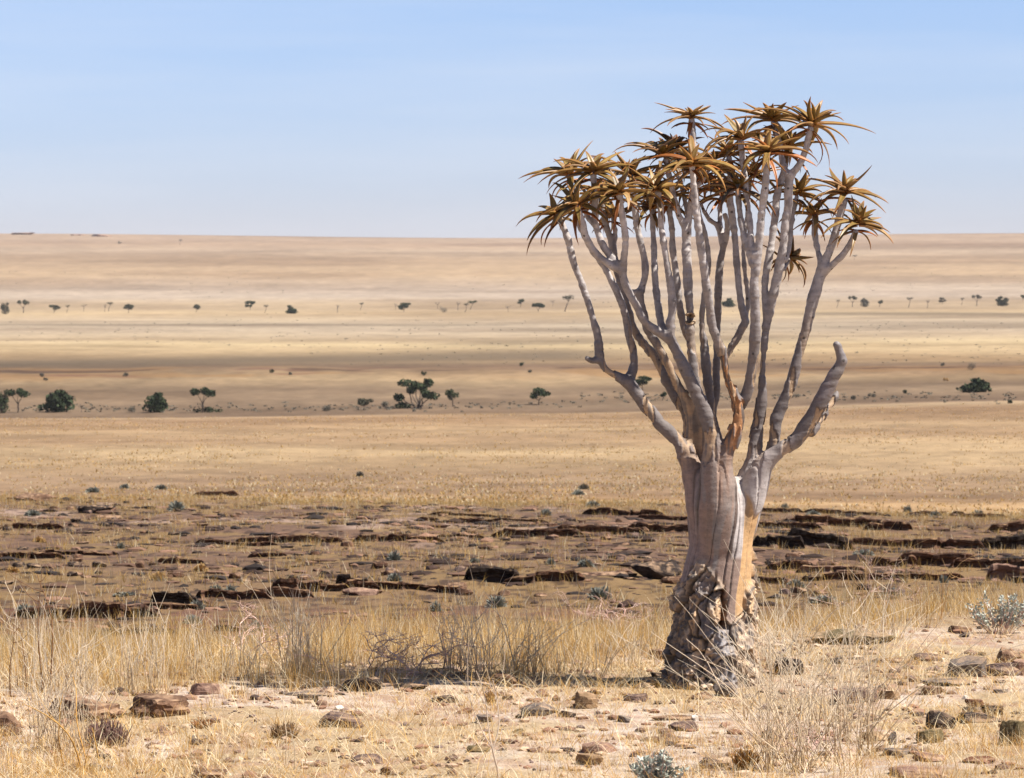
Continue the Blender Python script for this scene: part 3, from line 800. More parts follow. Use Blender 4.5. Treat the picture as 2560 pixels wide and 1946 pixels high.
    disp += wl * ((big - 0.45) * 0.045 + (fr - 0.3) * 0.024 * (qid > 0.2) + 0.055 * np.clip(-by_, -0.5, 0.6) * (big > 0.2) + 0.05 * bx_ * (2 * big - 1) - 0.045 * crack - 0.09 * slit + 0.05 * root + knob * 0.05 * (0.55 - k1) + 0.022 * (0.5 - np.abs(fbm(th * 8, z * 15, 1.0, 76, 3) - 0.5) * 3))
    lay(wl * knob * np.clip(k1 - 0.45, 0, 1) * 3, char)
    lay(wl * knob * (kid > 0.6) * 0.8 * (k1 < 0.45), np.array([0.56, 0.42, 0.30]))
    # lower left side of the foot is darker
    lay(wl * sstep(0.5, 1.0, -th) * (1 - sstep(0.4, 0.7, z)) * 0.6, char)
    # lip where the smooth bark ends above the plates
    lip = np.exp(-((tz - 0.5) / 0.16) ** 2) * tw
    disp += lip * 0.012
    lay(lip * sstep(0.5, 0.56, fbm(th * 5, z * 9, 0, 77, 2)) * 0.9, char)
    # the socket of a broken branch on the middle limb
    sp_, _ = node('F', 365, 1525, 1, 0.0)
    q = np.sqrt(((x - sp_[0]) / 0.040) ** 2 + ((z - sp_[2]) / 0.036) ** 2) + 0.5 * (fbm(x * 40, z * 40, 0, 95, 2) - 0.5)
    front = np.isin(lab, [15, 16]) * (N[:, 1] < 0.1)
    lay(front * (1 - sstep(1.15, 1.4, q)), tan * 0.8); lay(front * (1 - sstep(0.75, 0.95, q)), char * 0.5)
    disp += front * np.where(q < 0.85, -0.035, np.where(q < 1.3, 0.012, 0))
    smoothness = np.where(isT, 0.0, sstep(1.9, 2.5, z))
    V = V + N * disp[:, None]
    mat = bark_material()
    flab = lab[F[:, 0]]
    parts = {}
    for bi, (nm, P2, r2) in enumerate(br):
        f = F[flab == bi]
        if not len(f):
            continue
        used = np.unique(f)
        remap = np.full(len(V), -1, np.int32); remap[used] = np.arange(len(used))
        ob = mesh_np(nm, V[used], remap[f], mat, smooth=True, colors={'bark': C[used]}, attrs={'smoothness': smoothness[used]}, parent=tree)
        parts[bi] = ob
        me = ob.data
        Nn = vert_normals(V, F) if bi == 0 else build_quiver_tree.N2
        if bi == 0:
            build_quiver_tree.N2 = Nn
        me.normals_split_custom_set_from_vertices(Nn[used].astype(np.float32))
    # --- leaf rosettes
    lm = leaf_material()
    olive = np.array([0.20, 0.13, 0.032]); olive2 = np.array([0.27, 0.175, 0.05]); rust = np.array([0.31, 0.10, 0.018]); dark = np.array([0.05, 0.04, 0.03]); straw = np.array([0.34, 0.22, 0.09]); bluegrey = np.array([0.115, 0.095, 0.055])
    SEG = 9
    for (bi, pos, dep, lean, nl, ln, kind) in ROS:
        c, xy = pos[0], [float(q) for q in pos[1:].split()]
        ctr, _ = node(c, xy[0], xy[1], 1, dep)
        a = Vector((lean[0], -lean[1], lean[2])).normalized()
        e1 = a.orthogonal().normalized(); e2 = a.cross(e1)
        # start the leaves at the very tip of the branch
        tip = Vector(br[bi][1][-1]); ctr = Vector(ctr)
        Vs, Fs, Cs = [], [], []
        ph0 = rng.uniform(0, 6.28)
        nl += 3
        total = nl + 5
        for i in range(total):
            dead = i >= nl
            f = i / max(nl - 1, 1)
            ph = ph0 + i * 2.39996 + rng.normal(0, 0.16)
            if not dead:
                e0 = R(62 - 58 * f ** 0.55 + rng.normal(0, 13)); bend = R(10 + 40 * f + rng.normal(0, 17)); L = ln * 1.1 * (0.42 + 0.64 * min(1, f * 1.7)) * rng.uniform(0.72, 1.25); w0 = 0.0265 * (0.8 + 0.4 * rng.random())
                if kind == 3:
                    e0 *= 0.55; bend *= 0.7; w0 *= 0.75
            else:
                e0 = R(-14 + rng.normal(0, 14)); bend = R(52 + rng.normal(0, 18)); L = ln * rng.uniform(0.6, 0.95); w0 = 0.016
            if not dead and e0 > R(40): L *= 0.86
            rd = (math.cos(ph) * e1 + math.sin(ph) * e2)
            back = -0.030 * f if not dead else -0.055 - 0.02 * rng.random()
            p = ctr.lerp(tip, 0.25 * f) + a * back + rd * 0.012
            side = a.cross(rd).normalized()
            yaw = rng.normal(0, 0.45)
            n0 = len(Vs)
            tw_ = rng.normal(0, 0.35)
            q = rng.random()
            if dead: cb = rust * rng.uniform(0.7, 1.2) if q < 0.6 else straw * 0.8
            elif kind == 4: cb = dark * rng.uniform(0.7, 1.4)
            elif kind == 2: cb = bluegrey * rng.uniform(0.7, 1.1) if q < 0.55 else olive * 0.8
            elif kind == 3: cb = straw if q < 0.5 else olive2
            elif kind == 1: cb = olive2 if q < 0.4 else (np.array([0.27, 0.16, 0.045]) if q < 0.92 else rust * 0.9)
            else: cb = olive if q < 0.5 else (olive2 if q < 0.86 else straw * 0.9)
            cb = cb * rng.uniform(0.62, 1.08)
            for s in range(SEG + 1):
                t = s / SEG
                el = e0 - bend * t * (0.35 + 0.9 * t)
                dirv = rd * math.cos(el) + a * math.sin(el) + side * (yaw * t * 0.6)
                if dead or f > 0.6:
                    dirv = dirv + Vector((0, 0, -0.22 * t))
                dirv.normalize()
                nrm = side.cross(dirv).normalized() * -1.0
                if nrm.dot(a) < 0 and el < 1.2: nrm = -nrm
                sd = dirv.cross(nrm).normalized()
                sd = (sd * math.cos(tw_ * t) + nrm * math.sin(tw_ * t)).normalized()
                nrm = sd.cross(dirv).normalized()
                if nrm.dot(a) < 0 and el < 1.2: nrm = -nrm
                wd = w0 * (0.72 + 0.55 * math.sin(min(1, t * 1.9) * math.pi * 0.62)) * (1 - t) ** 0.78 + 0.0010
                thk = w0 * 0.30 * (1 - t) ** 0.7 + 0.0012
                ch = 0.42 * wd
                for (sx, nz) in ((-1, ch), (-0.5, ch * 0.16), (0.5, ch * 0.16), (1, ch), (0.55, -thk), (-0.55, -thk)):
                    Vs.append(p + sd * (sx * wd) + nrm * nz)
                    edgew = 1.0 if abs(sx) == 1 else 0.0
                    cc = cb * (1 - 0.0 * t)
                    wr = np.clip(0.5 * edgew + 0.6 * max(0, t - 0.68) / 0.32 + 0.8 * max(0, 0.16 - t) / 0.16, 0, 0.9)
                    Cs.append(cc + (rust * 0.95 - cc) * wr)
                p = p + dirv * (L / SEG)
            for s in range(SEG):
                for k in range(6):
                    k2 = (k + 1) % 6
                    Fs.append((n0 + s * 6 + k, n0 + s * 6 + k2, n0 + (s + 1) * 6 + k2, n0 + (s + 1) * 6 + k))
        Vs = np.array([tuple(v) for v in Vs]); Fs = np.array(Fs)
        mesh_np('leaf_rosette', Vs, Fs, lm, smooth=True, colors={'leaf': np.array(Cs)}, parent=parts[bi])
    return tree
build_quiver_tree()
# ------------------------------------------------------------------ rocks and ledges
import bmesh
def _ico(sub):
    bm = bmesh.new(); bmesh.ops.create_icosphere(bm, subdivisions=sub, radius=1.0)
    bm.verts.ensure_lookup_table()
    V = np.array([tuple(v.co) for v in bm.verts]); F = np.array([[v.index for v in f.verts] for f in bm.faces]); bm.free()
    return V, F
ICO = {k: _ico(k) for k in (1, 2, 3, 4)}

ROCK_COL = {'dark': ((44, 36, 33), (74, 60, 52)), 'purple': ((92, 74, 70), (120, 98, 90)), 'grey': ((100, 90, 86), (132, 120, 110)), 'pink': ((136, 104, 90), (164, 132, 114)),
            'tan': ((132, 106, 80), (160, 130, 98)), 'rust': ((122, 78, 54), (104, 72, 58)), 'white': ((206, 192, 178), (222, 210, 196)), 'brown': ((100, 74, 58), (134, 102, 80)), 'olive': ((98, 86, 60), (134, 116, 82)),
            'ledge': ((74, 54, 44), (122, 88, 68))}
_rm = {}
def rock_mat(key):
    if key in _rm:
        return _rm[key]
    a, b_ = (srgb(*q) * (0.95 if key == 'white' else 0.72) for q in ROCK_COL[key])
    m, nt, b = new_mat('stone_' + key, 0.9, 0.2)
    n1 = noise(nt, 7.0, 6); n2 = noise(nt, 40.0, 4); n3 = noise(nt, 5.0, 3, stretch=(1, 1, 9))
    base = mix(nt, maprange(nt, n1.outputs['Fac'], 0.35, 0.65, 0, 1), a, b_)
    base = mix(nt, maprange(nt, n3.outputs['Fac'], 0.55, 0.62, 0, 0.55), base, a * 0.45)
    base = mix(nt, maprange(nt, n2.outputs['Fac'], 0.58, 0.7, 0, 0.5), base, np.minimum(b_ * 1.5, 0.8))
    if key != 'white':
        g = nt.nodes.new('ShaderNodeNewGeometry'); sp = nt.nodes.new('ShaderNodeSeparateXYZ')
        nt.links.new(g.outputs['Normal'], sp.inputs['Vector'])
        mu = nt.nodes.new('ShaderNodeMath'); mu.operation = 'MULTIPLY'
        nt.links.new(maprange(nt, sp.outputs['Z'], 0.5, 0.95, 0, 1), mu.inputs[0]); nt.links.new(maprange(nt, n1.outputs['Fac'], 0.44, 0.62, 0.0, 0.75), mu.inputs[1])
        base = mix(nt, mu.outputs[0], base, srgb(168, 138, 110))
    nt.links.new(base, b.inputs['Base Color'])
    ad = nt.nodes.new('ShaderNodeMath'); ad.operation = 'ADD'
    nt.links.new(n2.outputs['Fac'], ad.inputs[0]); nt.links.new(n3.outputs['Fac'], ad.inputs[1])
    bump(nt, b, ad.outputs[0], 0.6, 0.02)
    _rm[key] = m
    return m

def rock_verts(w, dp, h, seed, layers=0, sub=3, planes=9, undercut=0.0, tilt=0.0):
    rng = np.random.default_rng(seed)
    V = ICO[sub][0].copy()
    # boxier start
    V = np.sign(V) * np.abs(V) ** 0.86
    for _ in range(planes):
        n = rng.normal(size=3); n[2] *= 0.75; n /= np.linalg.norm(n)
        d = rng.uniform(0.5, 0.92)
        k = np.maximum(0, V @ n - d)
        V = V - k[:, None] * n
    n = np.array([rng.normal(0, .12), rng.normal(0, .12), 1.0]); n /= np.linalg.norm(n)
    V = V - np.maximum(0, V @ n - rng.uniform(0.45, 0.7))[:, None] * n
    s = rng.integers(5000)
    V *= (1 + 0.34 * (fbm(V[:, 0] * 2.2, V[:, 1] * 2.2, V[:, 2] * 2.2, s, 4) - 0.5))[:, None]
    if layers:
        k = np.floor((V[:, 2] + 0.15 * (fbm(V[:, 0] * 1.5, V[:, 1] * 1.5, 0, s + 3, 2) - 0.5)) * layers)
        hsh = _hash(k.astype(np.int64), np.zeros(len(k), np.int64), np.zeros(len(k), np.int64), s)
        sc = 0.86 + 0.2 * hsh + 0.14 * (fbm(V[:, 0] * 3, V[:, 1] * 3, k * 3.7, s + 5, 2) - 0.5)
        V[:, :2] *= sc[:, None]
    if undercut:
        V[:, :2] *= (1 - undercut * sstep(0.3, -0.4, V[:, 2]))[:, None]
    ext = V.max(0) - V.min(0)
    V[:, 0] = (V[:, 0] - (V[:, 0].max() + V[:, 0].min()) / 2) * (w / ext[0])
    V[:, 1] = (V[:, 1] - (V[:, 1].max() + V[:, 1].min()) / 2) * (dp / ext[1])
    zt = V[:, 2].max(); zb = V[:, 2].min()
    V[:, 2] = (V[:, 2] - zb) / (zt - zb) * h * 1.8 - 0.8 * h
    if tilt:
        V[:, 2] += V[:, 0] * math.tan(tilt)
    return V

def put_rock(name, X, Y, w, h, colour, label=None, cat='rock', layers=0, deep=0.8, rz=None, group=None, sub=3, undercut=0.0, tilt=0.0, seed=None, planes=9, pos=None):
    p = ground_hit(X, Y) if pos is None else np.array(pos)
    d = p[1]
    wm = w * d / FPX
    dm = wm * deep
    hm = max(0.35 * h, h - 0.08 * w * deep / 0.75) * d / FPX
    seed = int(X * 7 + Y * 13) if seed is None else seed
    rng = np.random.default_rng(seed + 1)
    V = rock_verts(wm, dm, hm, seed, layers, sub, planes, undercut, tilt)
    o = mesh_np(name, V, ICO[sub][1], rock_mat(colour), smooth=False)
    cy = p[1] + dm * 0.42
    o.location = (p[0] * cy / p[1] if pos is None else p[0], cy, float(H(p[0], p[1])) * 0.5 + float(H(p[0], cy)) * 0.5)
    o.rotation_euler = (0, 0, rng.uniform(-0.25, 0.25) if rz is None else rz)
    tag(o, label, cat, group)
    return o

# (X, Y of the foot, width, height in the photograph, stone, layers, tilt, label)
ROCKS = [
 (215, 1806, 200, 72, 'brown', 6, 0, 'big layered reddish brown outcrop in pale grass, wider of the two at far left'),
 (398, 1796, 165, 64, 'brown', 6, 0, 'layered outcrop with black cracks, narrower neighbour of the wide reddish brown one'),
 (12, 1842, 92, 66, 'brown', 4, .1, 'dark brown boulder cut by the left edge of the picture'),
 (512, 1738, 84, 36, 'pink', 0, 0, 'smooth pale pink stone just right of the layered outcrop in grass'),
 (412, 1840, 60, 14, 'pink', 0, 0, 'thin pinkish slab on sand below the layered outcrop'),
 (496, 1850, 54, 12, 'grey', 0, 0, 'narrow grey slab on sand left of the dark dead tussock'),
 (238, 1930, 34, 22, 'grey', 0, 0, 'rounded grey stone in short grass near the bottom left corner'),
 (522, 1950, 104, 28, 'brown', 3, 0, 'flat brown rock cut by the lower picture edge left of centre'),
 (460, 1899, 34, 12, 'rust', 0, 0, 'small reddish chip on sand below the narrow grey slab'),
 (905, 1730, 100, 46, 'dark', 0, 0, 'blocky near black boulder at the grass edge in the tree shadow'),
 (1026, 1725, 100, 22, 'dark', 0, 0, 'long low black rock right of the blocky black boulder'),
 (770, 1758, 54, 23, 'dark', 0, 0, 'short dark rock with a pale top below the long grey strip rock'),
 (772, 1741, 132, 15, 'grey', 0, 0, 'long grey strip of rock along the grass edge left of the blocky black boulder'),
 (855, 1820, 112, 40, 'purple', 0, -.12, 'large tilted purple grey slab lying alone on the bare sand'),
 (1110, 1758, 76, 22, 'dark', 0, .16, 'thin dark slab tilted up to its right on the sand below the grass'),
 (1266, 1713, 60, 32, 'brown', 0, 0, 'dark brown lump behind the forked white seedling at the grass edge'),
 (1318, 1712, 62, 20, 'grey', 0, 0, 'low grey stone touching the dark brown lump at the grass edge'),
 (1269, 1751, 30, 12, 'dark', 0, 0, 'tiny black stone under the forked white seedling'),
 (1210, 1808, 46, 23, 'grey', 0, 0, 'speckled grey cobble left of the stem of the forked seedling'),
 (1160, 1785, 40, 13, 'rust', 0, .2, 'rust orange sliver of stone sticking out of the sand'),
 (1050, 1788, 32, 13, 'rust', 0, 0, 'reddish brown nugget of stone on sand right of the tilted purple slab'),
 (922, 1909, 88, 26, 'purple', 0, 0, 'flat purple slab with a black underside near the lower edge'),
 (863, 1898, 38, 10, 'dark', 0, 0, 'thin dark flake left of the flat purple slab'),
 (1196, 1882, 62, 19, 'olive', 0, 0, 'olive grey stone left of the lower stem of the forked seedling'),
 (968, 1940, 38, 22, 'brown', 0, 0, 'dark brown stone at the lower edge under the flat purple slab'),
 (1045, 1913, 30, 12, 'brown', 0, 0, 'small brown stone right of the flat purple slab'),
 (798, 1880, 40, 12, 'brown', 0, 0, 'small brown flake below the dark dead tussock to its right'),
 (1157, 1816, 28, 12, 'pink', 0, 0, 'small pinkish stone left of the speckled grey cobble'),
 (1294, 1835, 32, 12, 'olive', 0, .2, 'small sloping dark splinter below the grey brick shaped stone'),
 (1350, 1790, 97, 36, 'grey', 0, .06, 'grey brick shaped stone lying on gravel left of the quiver tree'),
 (1302, 1797, 28, 12, 'dark', 0, 0, 'small dark wedge at the left end of the grey brick shaped stone'),
 (1418, 1795, 46, 18, 'dark', 0, 0, 'dark stone between grey brick shaped stone and the straw covered lump'),
 (1590, 1757, 64, 25, 'purple', 0, 0, 'squarish stone with a black left face just below the quiver tree foot'),
 (1560, 1808, 36, 20, 'grey', 0, 0, 'wedge shaped grey stone alone on gravel below the quiver tree'),
 (1690, 1803, 132, 17, 'brown', 3, 0, 'longest thin brown slab on the sand below the quiver tree'),
 (1706, 1829, 76, 28, 'purple', 0, 0, 'rounded grey purple slab directly below the longest thin slab'),
 (1738, 1803, 19, 15, 'white', 0, 0, 'white quartz lump at the right end of the longest thin slab'),
 (1675, 1860, 74, 30, 'brown', 3, 0, 'blocky brown stone above the silver green plant'),
 (1815, 1743, 68, 37, 'grey', 0, 0, 'dark grey rock leaning on the right foot of the quiver tree'),
 (1752, 1750, 68, 19, 'brown', 0, .12, 'flat brown slab lying in front of the quiver tree foot'),
 (1500, 1884, 96, 30, 'pink', 3, 0, 'pinkish straw covered stone, upper of the two left of the silver plant'),
 (1474, 1914, 72, 32, 'tan', 3, 0, 'tan straw covered stone, lower of the two left of the silver plant'),
 (1788, 1920, 86, 26, 'purple', 3, 0, 'dark edged grey stone right of the silver green plant'),
 (1722, 1873, 42, 9, 'brown', 0, 0, 'very thin brown flake right of the blocky brown stone'),
 (1917, 1847, 30, 22, 'dark', 0, 0, 'black stone half hidden by the left stems of the big pale bush'),
 (1785, 1764, 40, 9, 'purple', 0, 0, 'thin purple flake between the flat brown slab and the pale bush'),
 (1650, 1762, 32, 9, 'dark', 0, 0, 'thin dark flake right of the squarish stone with the black face'),
 (1641, 1694, 32, 14, 'dark', 0, 0, 'small dark stone at the left side of the quiver tree base'),
 (1612, 1722, 92, 24, 'dark', 0, 0, 'long dark slab in the shadow at the left foot of the quiver tree'),
 (1585, 1628, 68, 30, 'grey', 0, 0, 'grey slab leaning in the grass left of the flaking trunk'),
 (1505, 1636, 47, 30, 'purple', 0, 0, 'dark rough stone in the grass left of the leaning grey slab'),
 (1642, 1650, 46, 30, 'brown', 0, 0, 'brown stone in the grass closest to the left of the trunk'),
 (2130, 1614, 215, 50, 'olive', 5, 0, 'large low layered rock in the grass right of the quiver tree'),
 (1972, 1689, 72, 48, 'dark', 0, -.1, 'dark brown boulder between the trunk and the big pale bush'),
 (2117, 1660, 97, 19, 'dark', 3, 0, 'dark flat rock below the large low layered rock'),
 (2232, 1657, 102, 16, 'brown', 0, 0, 'long thin brown slab in the middle of a row of three'),
 (2318, 1654, 74, 18, 'purple', 0, 0, 'slab of the row of three ending in a tiny upright white pebble'),
 (2418, 1694, 94, 42, 'grey', 0, 0, 'grey block with a black left face at the left end of the rock pile'),
 (2504, 1692, 88, 30, 'purple', 3, 0, 'purple grey slab at the bottom of the rock pile by the right edge'),
 (2520, 1662, 60, 34, 'brown', 0, 0, 'brown block topmost on the rock pile by the right edge'),
 (2550, 1690, 34, 32, 'pink', 0, 0, 'pink block of the rock pile cut by the right picture edge'),
 (2363, 1716, 116, 16, 'grey', 0, 0, 'broad flat grey slab below the grey block with the black face'),
 (2330, 1738, 52, 18, 'brown', 0, 0, 'small brown slab below the left end of the broad flat grey slab'),
 (2130, 1760, 132, 48, 'purple', 0, 0, 'large purple grey slab seen through the stems of the pale bush'),
 (2224, 1749, 58, 27, 'tan', 0, 0, 'tan stone at the right end of the large purple slab behind stems'),
 (2438, 1772, 48, 20, 'rust', 0, 0, 'reddish cap stone topmost of the small dark cairn like pile'),
 (2432, 1789, 50, 18, 'grey', 0, 0, 'middle grey stone of the small dark cairn like pile'),
 (2443, 1809, 97, 22, 'dark', 3, 0, 'widest black bottom stone of the small dark cairn like pile'),
 (2482, 1790, 54, 22, 'dark', 0, 0, 'black stone at the right shoulder of the small dark cairn like pile'),
 (2352, 1825, 70, 38, 'dark', 0, 0, 'near black rough boulder left of the small dark cairn like pile'),
 (2325, 1860, 66, 32, 'olive', 3, 0, 'olive boulder below the near black rough boulder'),
 (2530, 1866, 68, 52, 'olive', 0, 0, 'dark olive boulder in grass by the lower right edge'),
 (2230, 1864, 24, 36, 'grey', 0, 0, 'upright grey stone right of the big pale bush'),
 (2185, 1854, 72, 27, 'tan', 0, 0, 'tan stone touching the upright grey stone on its left'),
 (2325, 1906, 84, 26, 'pink', 3, 0, 'pinkish flat stone below the olive boulder'),
 (2443, 1910, 92, 21, 'rust', 3, 0, 'reddish flat stone right of the pinkish flat stone'),
 (2294, 1948, 152, 34, 'pink', 4, 0, 'broad pink bedrock slab cut by the lower edge right of the pale bush'),
 (2240, 1890, 68, 20, 'grey', 0, 0, 'grey slab between the upright grey stone and the broad pink slab'),
 (2495, 1709, 30, 10, 'purple', 0, 0, 'small purple flake under the purple slab of the rock pile'),
 (2500, 1734, 40, 13, 'grey', 0, 0, 'flat grey stone halfway between the rock pile and the cairn like pile'),
 (2270, 1674, 26, 11, 'purple', 0, 0, 'small purple stone below the row of three thin slabs'),
 (2240, 1700, 52, 13, 'brown', 0, 0, 'thin brown slab right of the big pale bush above the tan stone'),
 (2398, 1728, 16, 10, 'white', 0, 0, 'white quartz pebble on the broad flat grey slab edge'),
 (2413, 1750, 16, 10, 'white', 0, 0, 'white quartz pebble just above the reddish cap stone'),
 (2271, 1732, 20, 7, 'white', 0, 0, 'flat white quartz chip right of the tan stone behind stems'),
 (2357, 1656, 9, 11, 'white', 0, 0, 'tiny upright white pebble at the end of the thin slab row'),
 (2408, 1694, 20, 13, 'white', 0, 0, 'white pebble tucked under the grey block with the black face'),
 (848, 1776, 22, 14, 'white', 0, 0, 'white quartz pebble above the large tilted purple slab'),
 (1070, 1729, 13, 8, 'white', 0, 0, 'white pebble in front of the long low black rock'),
 (2400, 1582, 60, 22, 'brown', 0, 0, 'brown stone under the left side of the silver shrub at the right edge'),
]
for i, (X, Y, w, h, c, ly, tl, lb) in enumerate(ROCKS):
    if X > 2300 and 1650 < Y < 1880 and h > 15: w, h = w * 1.1, h * 1.35
    put_rock('rock', X, Y, w, h, c, lb, 'rock', layers=ly, tilt=tl, group='stones on the sandy ridge', sub=4 if w > 120 else 3)

# straw covered lump of weathered stone
put_rock('weathered_stump', 1466, 1773, 58, 46, 'tan', 'rounded straw brown weathered stump left of the quiver tree', 'stump', layers=0, deep=0.9, planes=1, seed=77)

# ledges of dark rock stepping down the slope: (X centre, Y foot, width, height, stone, layers, label)
LEDGES = [
 (215, 1545, 262, 30, 'ledge', 4, 'long dark rock ledge at far left behind the white stalks'),
 (420, 1524, 120, 18, 'ledge', 4, 'dark ledge piece joining the far left ledge and the overhanging block'),
 (434, 1508, 92, 30, 'dark', 3, 'overhanging black block in the main ledge beside grey shrubs'),
 (580, 1500, 140, 17, 'ledge', 4, 'thin black ledge right of the overhanging block'),
 (340, 1536, 88, 22, 'pink', 3, 'low pinkish hump under the main ledge behind the white stalks'),
 (700, 1494, 120, 20, 'brown', 4, 'reddish ledge piece behind the tall pale bush left of centre'),
 (815, 1480, 200, 24, 'ledge', 4, 'reddish dark ledge behind the tall pale bush'),
 (880, 1466, 64, 22, 'dark', 3, 'small black overhang in the main ledge left of centre'),
 (900, 1490, 90, 24, 'pink', 3, 'pink boulder under the small black overhang'),
 (1040, 1476, 190, 18, 'ledge', 4, 'low dark ledge left of the black square block'),
 (1130, 1482, 76, 26, 'brown', 3, 'red brown boulder left below the black square block'),
 (1232, 1462, 104, 32, 'dark', 3, 'black square block of the main ledge behind the loops of dry stalks'),
 (1362, 1455, 150, 22, 'ledge', 4, 'red brown ledge right of the black square block'),
 (1500, 1440, 140, 15, 'ledge', 4, 'thin red brown ledge left of the black domed boulder'),
 (1640, 1450, 132, 46, 'dark', 0, 'black domed boulder on the slope just left of the trunk'),
 (1690, 1462, 80, 26, 'brown', 3, 'brown slab under the right end of the black domed boulder'),
 (1972, 1424, 80, 20, 'ledge', 3, 'dark rock right of the trunk on the lowest ledge line'),
 (2080, 1432, 130, 16, 'pink', 4, 'pink brown ledge on the lowest ledge line behind the bare twigs'),
 (2238, 1418, 90, 20, 'ledge', 4, 'dark ledge behind the bare twigs right of the trunk'),
 (2344, 1416, 150, 24, 'ledge', 4, 'long black ledge in the lowest line right of the bare twigs'),
 (2490, 1420, 170, 20, 'ledge', 4, 'black ledge running out at the right edge on the lowest line'),
 (2530, 1455, 90, 34, 'pink', 4, 'pinkish rock band above the silver shrub at the right edge'),
 (1925, 1460, 70, 14, 'ledge', 3, 'small dark ledge beside the trunk below the lowest ledge line'),
 (2130, 1452, 180, 15, 'ledge', 4, 'low broken ledge under the pink brown ledge'),
 (2310, 1450, 150, 14, 'ledge', 4, 'low broken ledge below the long black ledge'),
 (590, 1364, 150, 9, 'ledge', 3, 'thin ledge at the left end of the middle ledge line'),
 (700, 1358, 170, 17, 'ledge', 4, 'thickest dark ledge of the middle line left of centre'),
 (800, 1358, 80, 11, 'ledge', 3, 'short ledge right of the thickest one in the middle line'),
 (995, 1354, 168, 12, 'ledge', 4, 'dark thin ledge of the middle line at the centre'),
 (1150, 1346, 90, 8, 'ledge', 3, 'very thin ledge in the gap of the middle line'),
 (1345, 1342, 170, 15, 'ledge', 4, 'left half of the long ledge left of the trunk in the middle line'),
 (1500, 1334, 170, 16, 'ledge', 4, 'right half of the long ledge left of the trunk in the middle line'),
 (1660, 1332, 140, 17, 'ledge', 4, 'dark ledge meeting the trunk on its left side'),
 (1960, 1322, 140, 14, 'ledge', 4, 'dark ledge starting at the right side of the trunk'),
 (2090, 1316, 190, 20, 'ledge', 4, 'highest arched black ledge right of the trunk'),
 (2220, 1326, 90, 20, 'ledge', 4, 'right end of the arched black ledge'),
 (1948, 1372, 96, 27, 'dark', 4, 'thick black ledge touching the trunk on its right side'),
 (2050, 1368, 126, 30, 'dark', 4, 'thick black ledge with a notch right of the trunk'),
 (2190, 1366, 150, 12, 'ledge', 4, 'thin ledge between the two thick black ledges'),
 (2366, 1372, 142, 22, 'ledge', 4, 'black ledge left of the gap at the right side'),
 (2512, 1374, 110, 27, 'dark', 4, 'thick black ledge cut by the right edge'),
 (2530, 1330, 90, 22, 'brown', 4, 'reddish ledge piece above the thick black one at the right edge'),
 (80, 1324, 118, 11, 'ledge', 3, 'thin dark ledge high on the slope at far left'),
 (60, 1396, 150, 13, 'ledge', 3, 'dark ledge low on the stony slope cut by the left edge'),
 (200, 1388, 140, 9, 'ledge', 3, 'thin ledge continuing the low one at the left edge'),
 (450, 1410, 90, 10, 'ledge', 3, 'short ledge over the yellow grass left of centre'),
 (668, 1394, 72, 8, 'ledge', 3, 'short thin ledge under the middle line left of centre'),
 (252, 1594, 62, 15, 'dark', 3, 'black rock behind the white stalks near the grass top'),
 (356, 1586, 130, 13, 'ledge', 4, 'low dark ledge behind the grass left of the twiggy bush'),
 (600, 1580, 100, 12, 'ledge', 3, 'low dark ledge behind the tall pale bush base'),
 (80, 1254, 98, 24, 'brown', 0, 'lone brown boulder pair on the crest at far left'),
 (240, 1284, 92, 24, 'dark', 3, 'black boulder on the slope below the crest at left'),
 (268, 1298, 74, 13, 'brown', 4, 'brown slab under the black boulder at left'),
 (187, 1418, 36, 14, 'dark', 0, 'dark boulder left of two on the lower stony slope'),
 (248, 1418, 36, 14, 'dark', 0, 'dark boulder right of two on the lower stony slope'),
 (350, 1421, 24, 19, 'brown', 0, 'brown upright boulder beside the yellow grass patch'),
 (540, 1241, 84, 9, 'brown', 3, 'low brown ledge with a white patch on the crest'),
 (1944, 1282, 96, 8, 'ledge', 3, 'thin crest ledge right of the trunk'),
 (2110, 1287, 150, 8, 'ledge', 3, 'thin crest ledge under a pale shrub right of the trunk'),
 (2310, 1290, 70, 8, 'ledge', 3, 'thin crest ledge below the roundest grey shrub'),
 (2446, 1294, 104, 9, 'ledge', 3, 'thin crest ledge toward the right edge'),
 (1180, 1292, 160, 7, 'ledge', 3, 'thin black stripe of rock near the crest left of the trunk'),
 (1270, 1304, 150, 7, 'ledge', 3, 'thin black stripe of rock second row under the crest'),
 (1130, 1306, 130, 7, 'ledge', 3, 'thin black stripe of rock below the pale sandy patch'),
 (1560, 1290, 150, 12, 'ledge', 3, 'broken dark ledge below the crest left of the trunk'),
 (1660, 1300, 100, 9, 'ledge', 3, 'dark crest rocks touching the trunk on the left'),
]
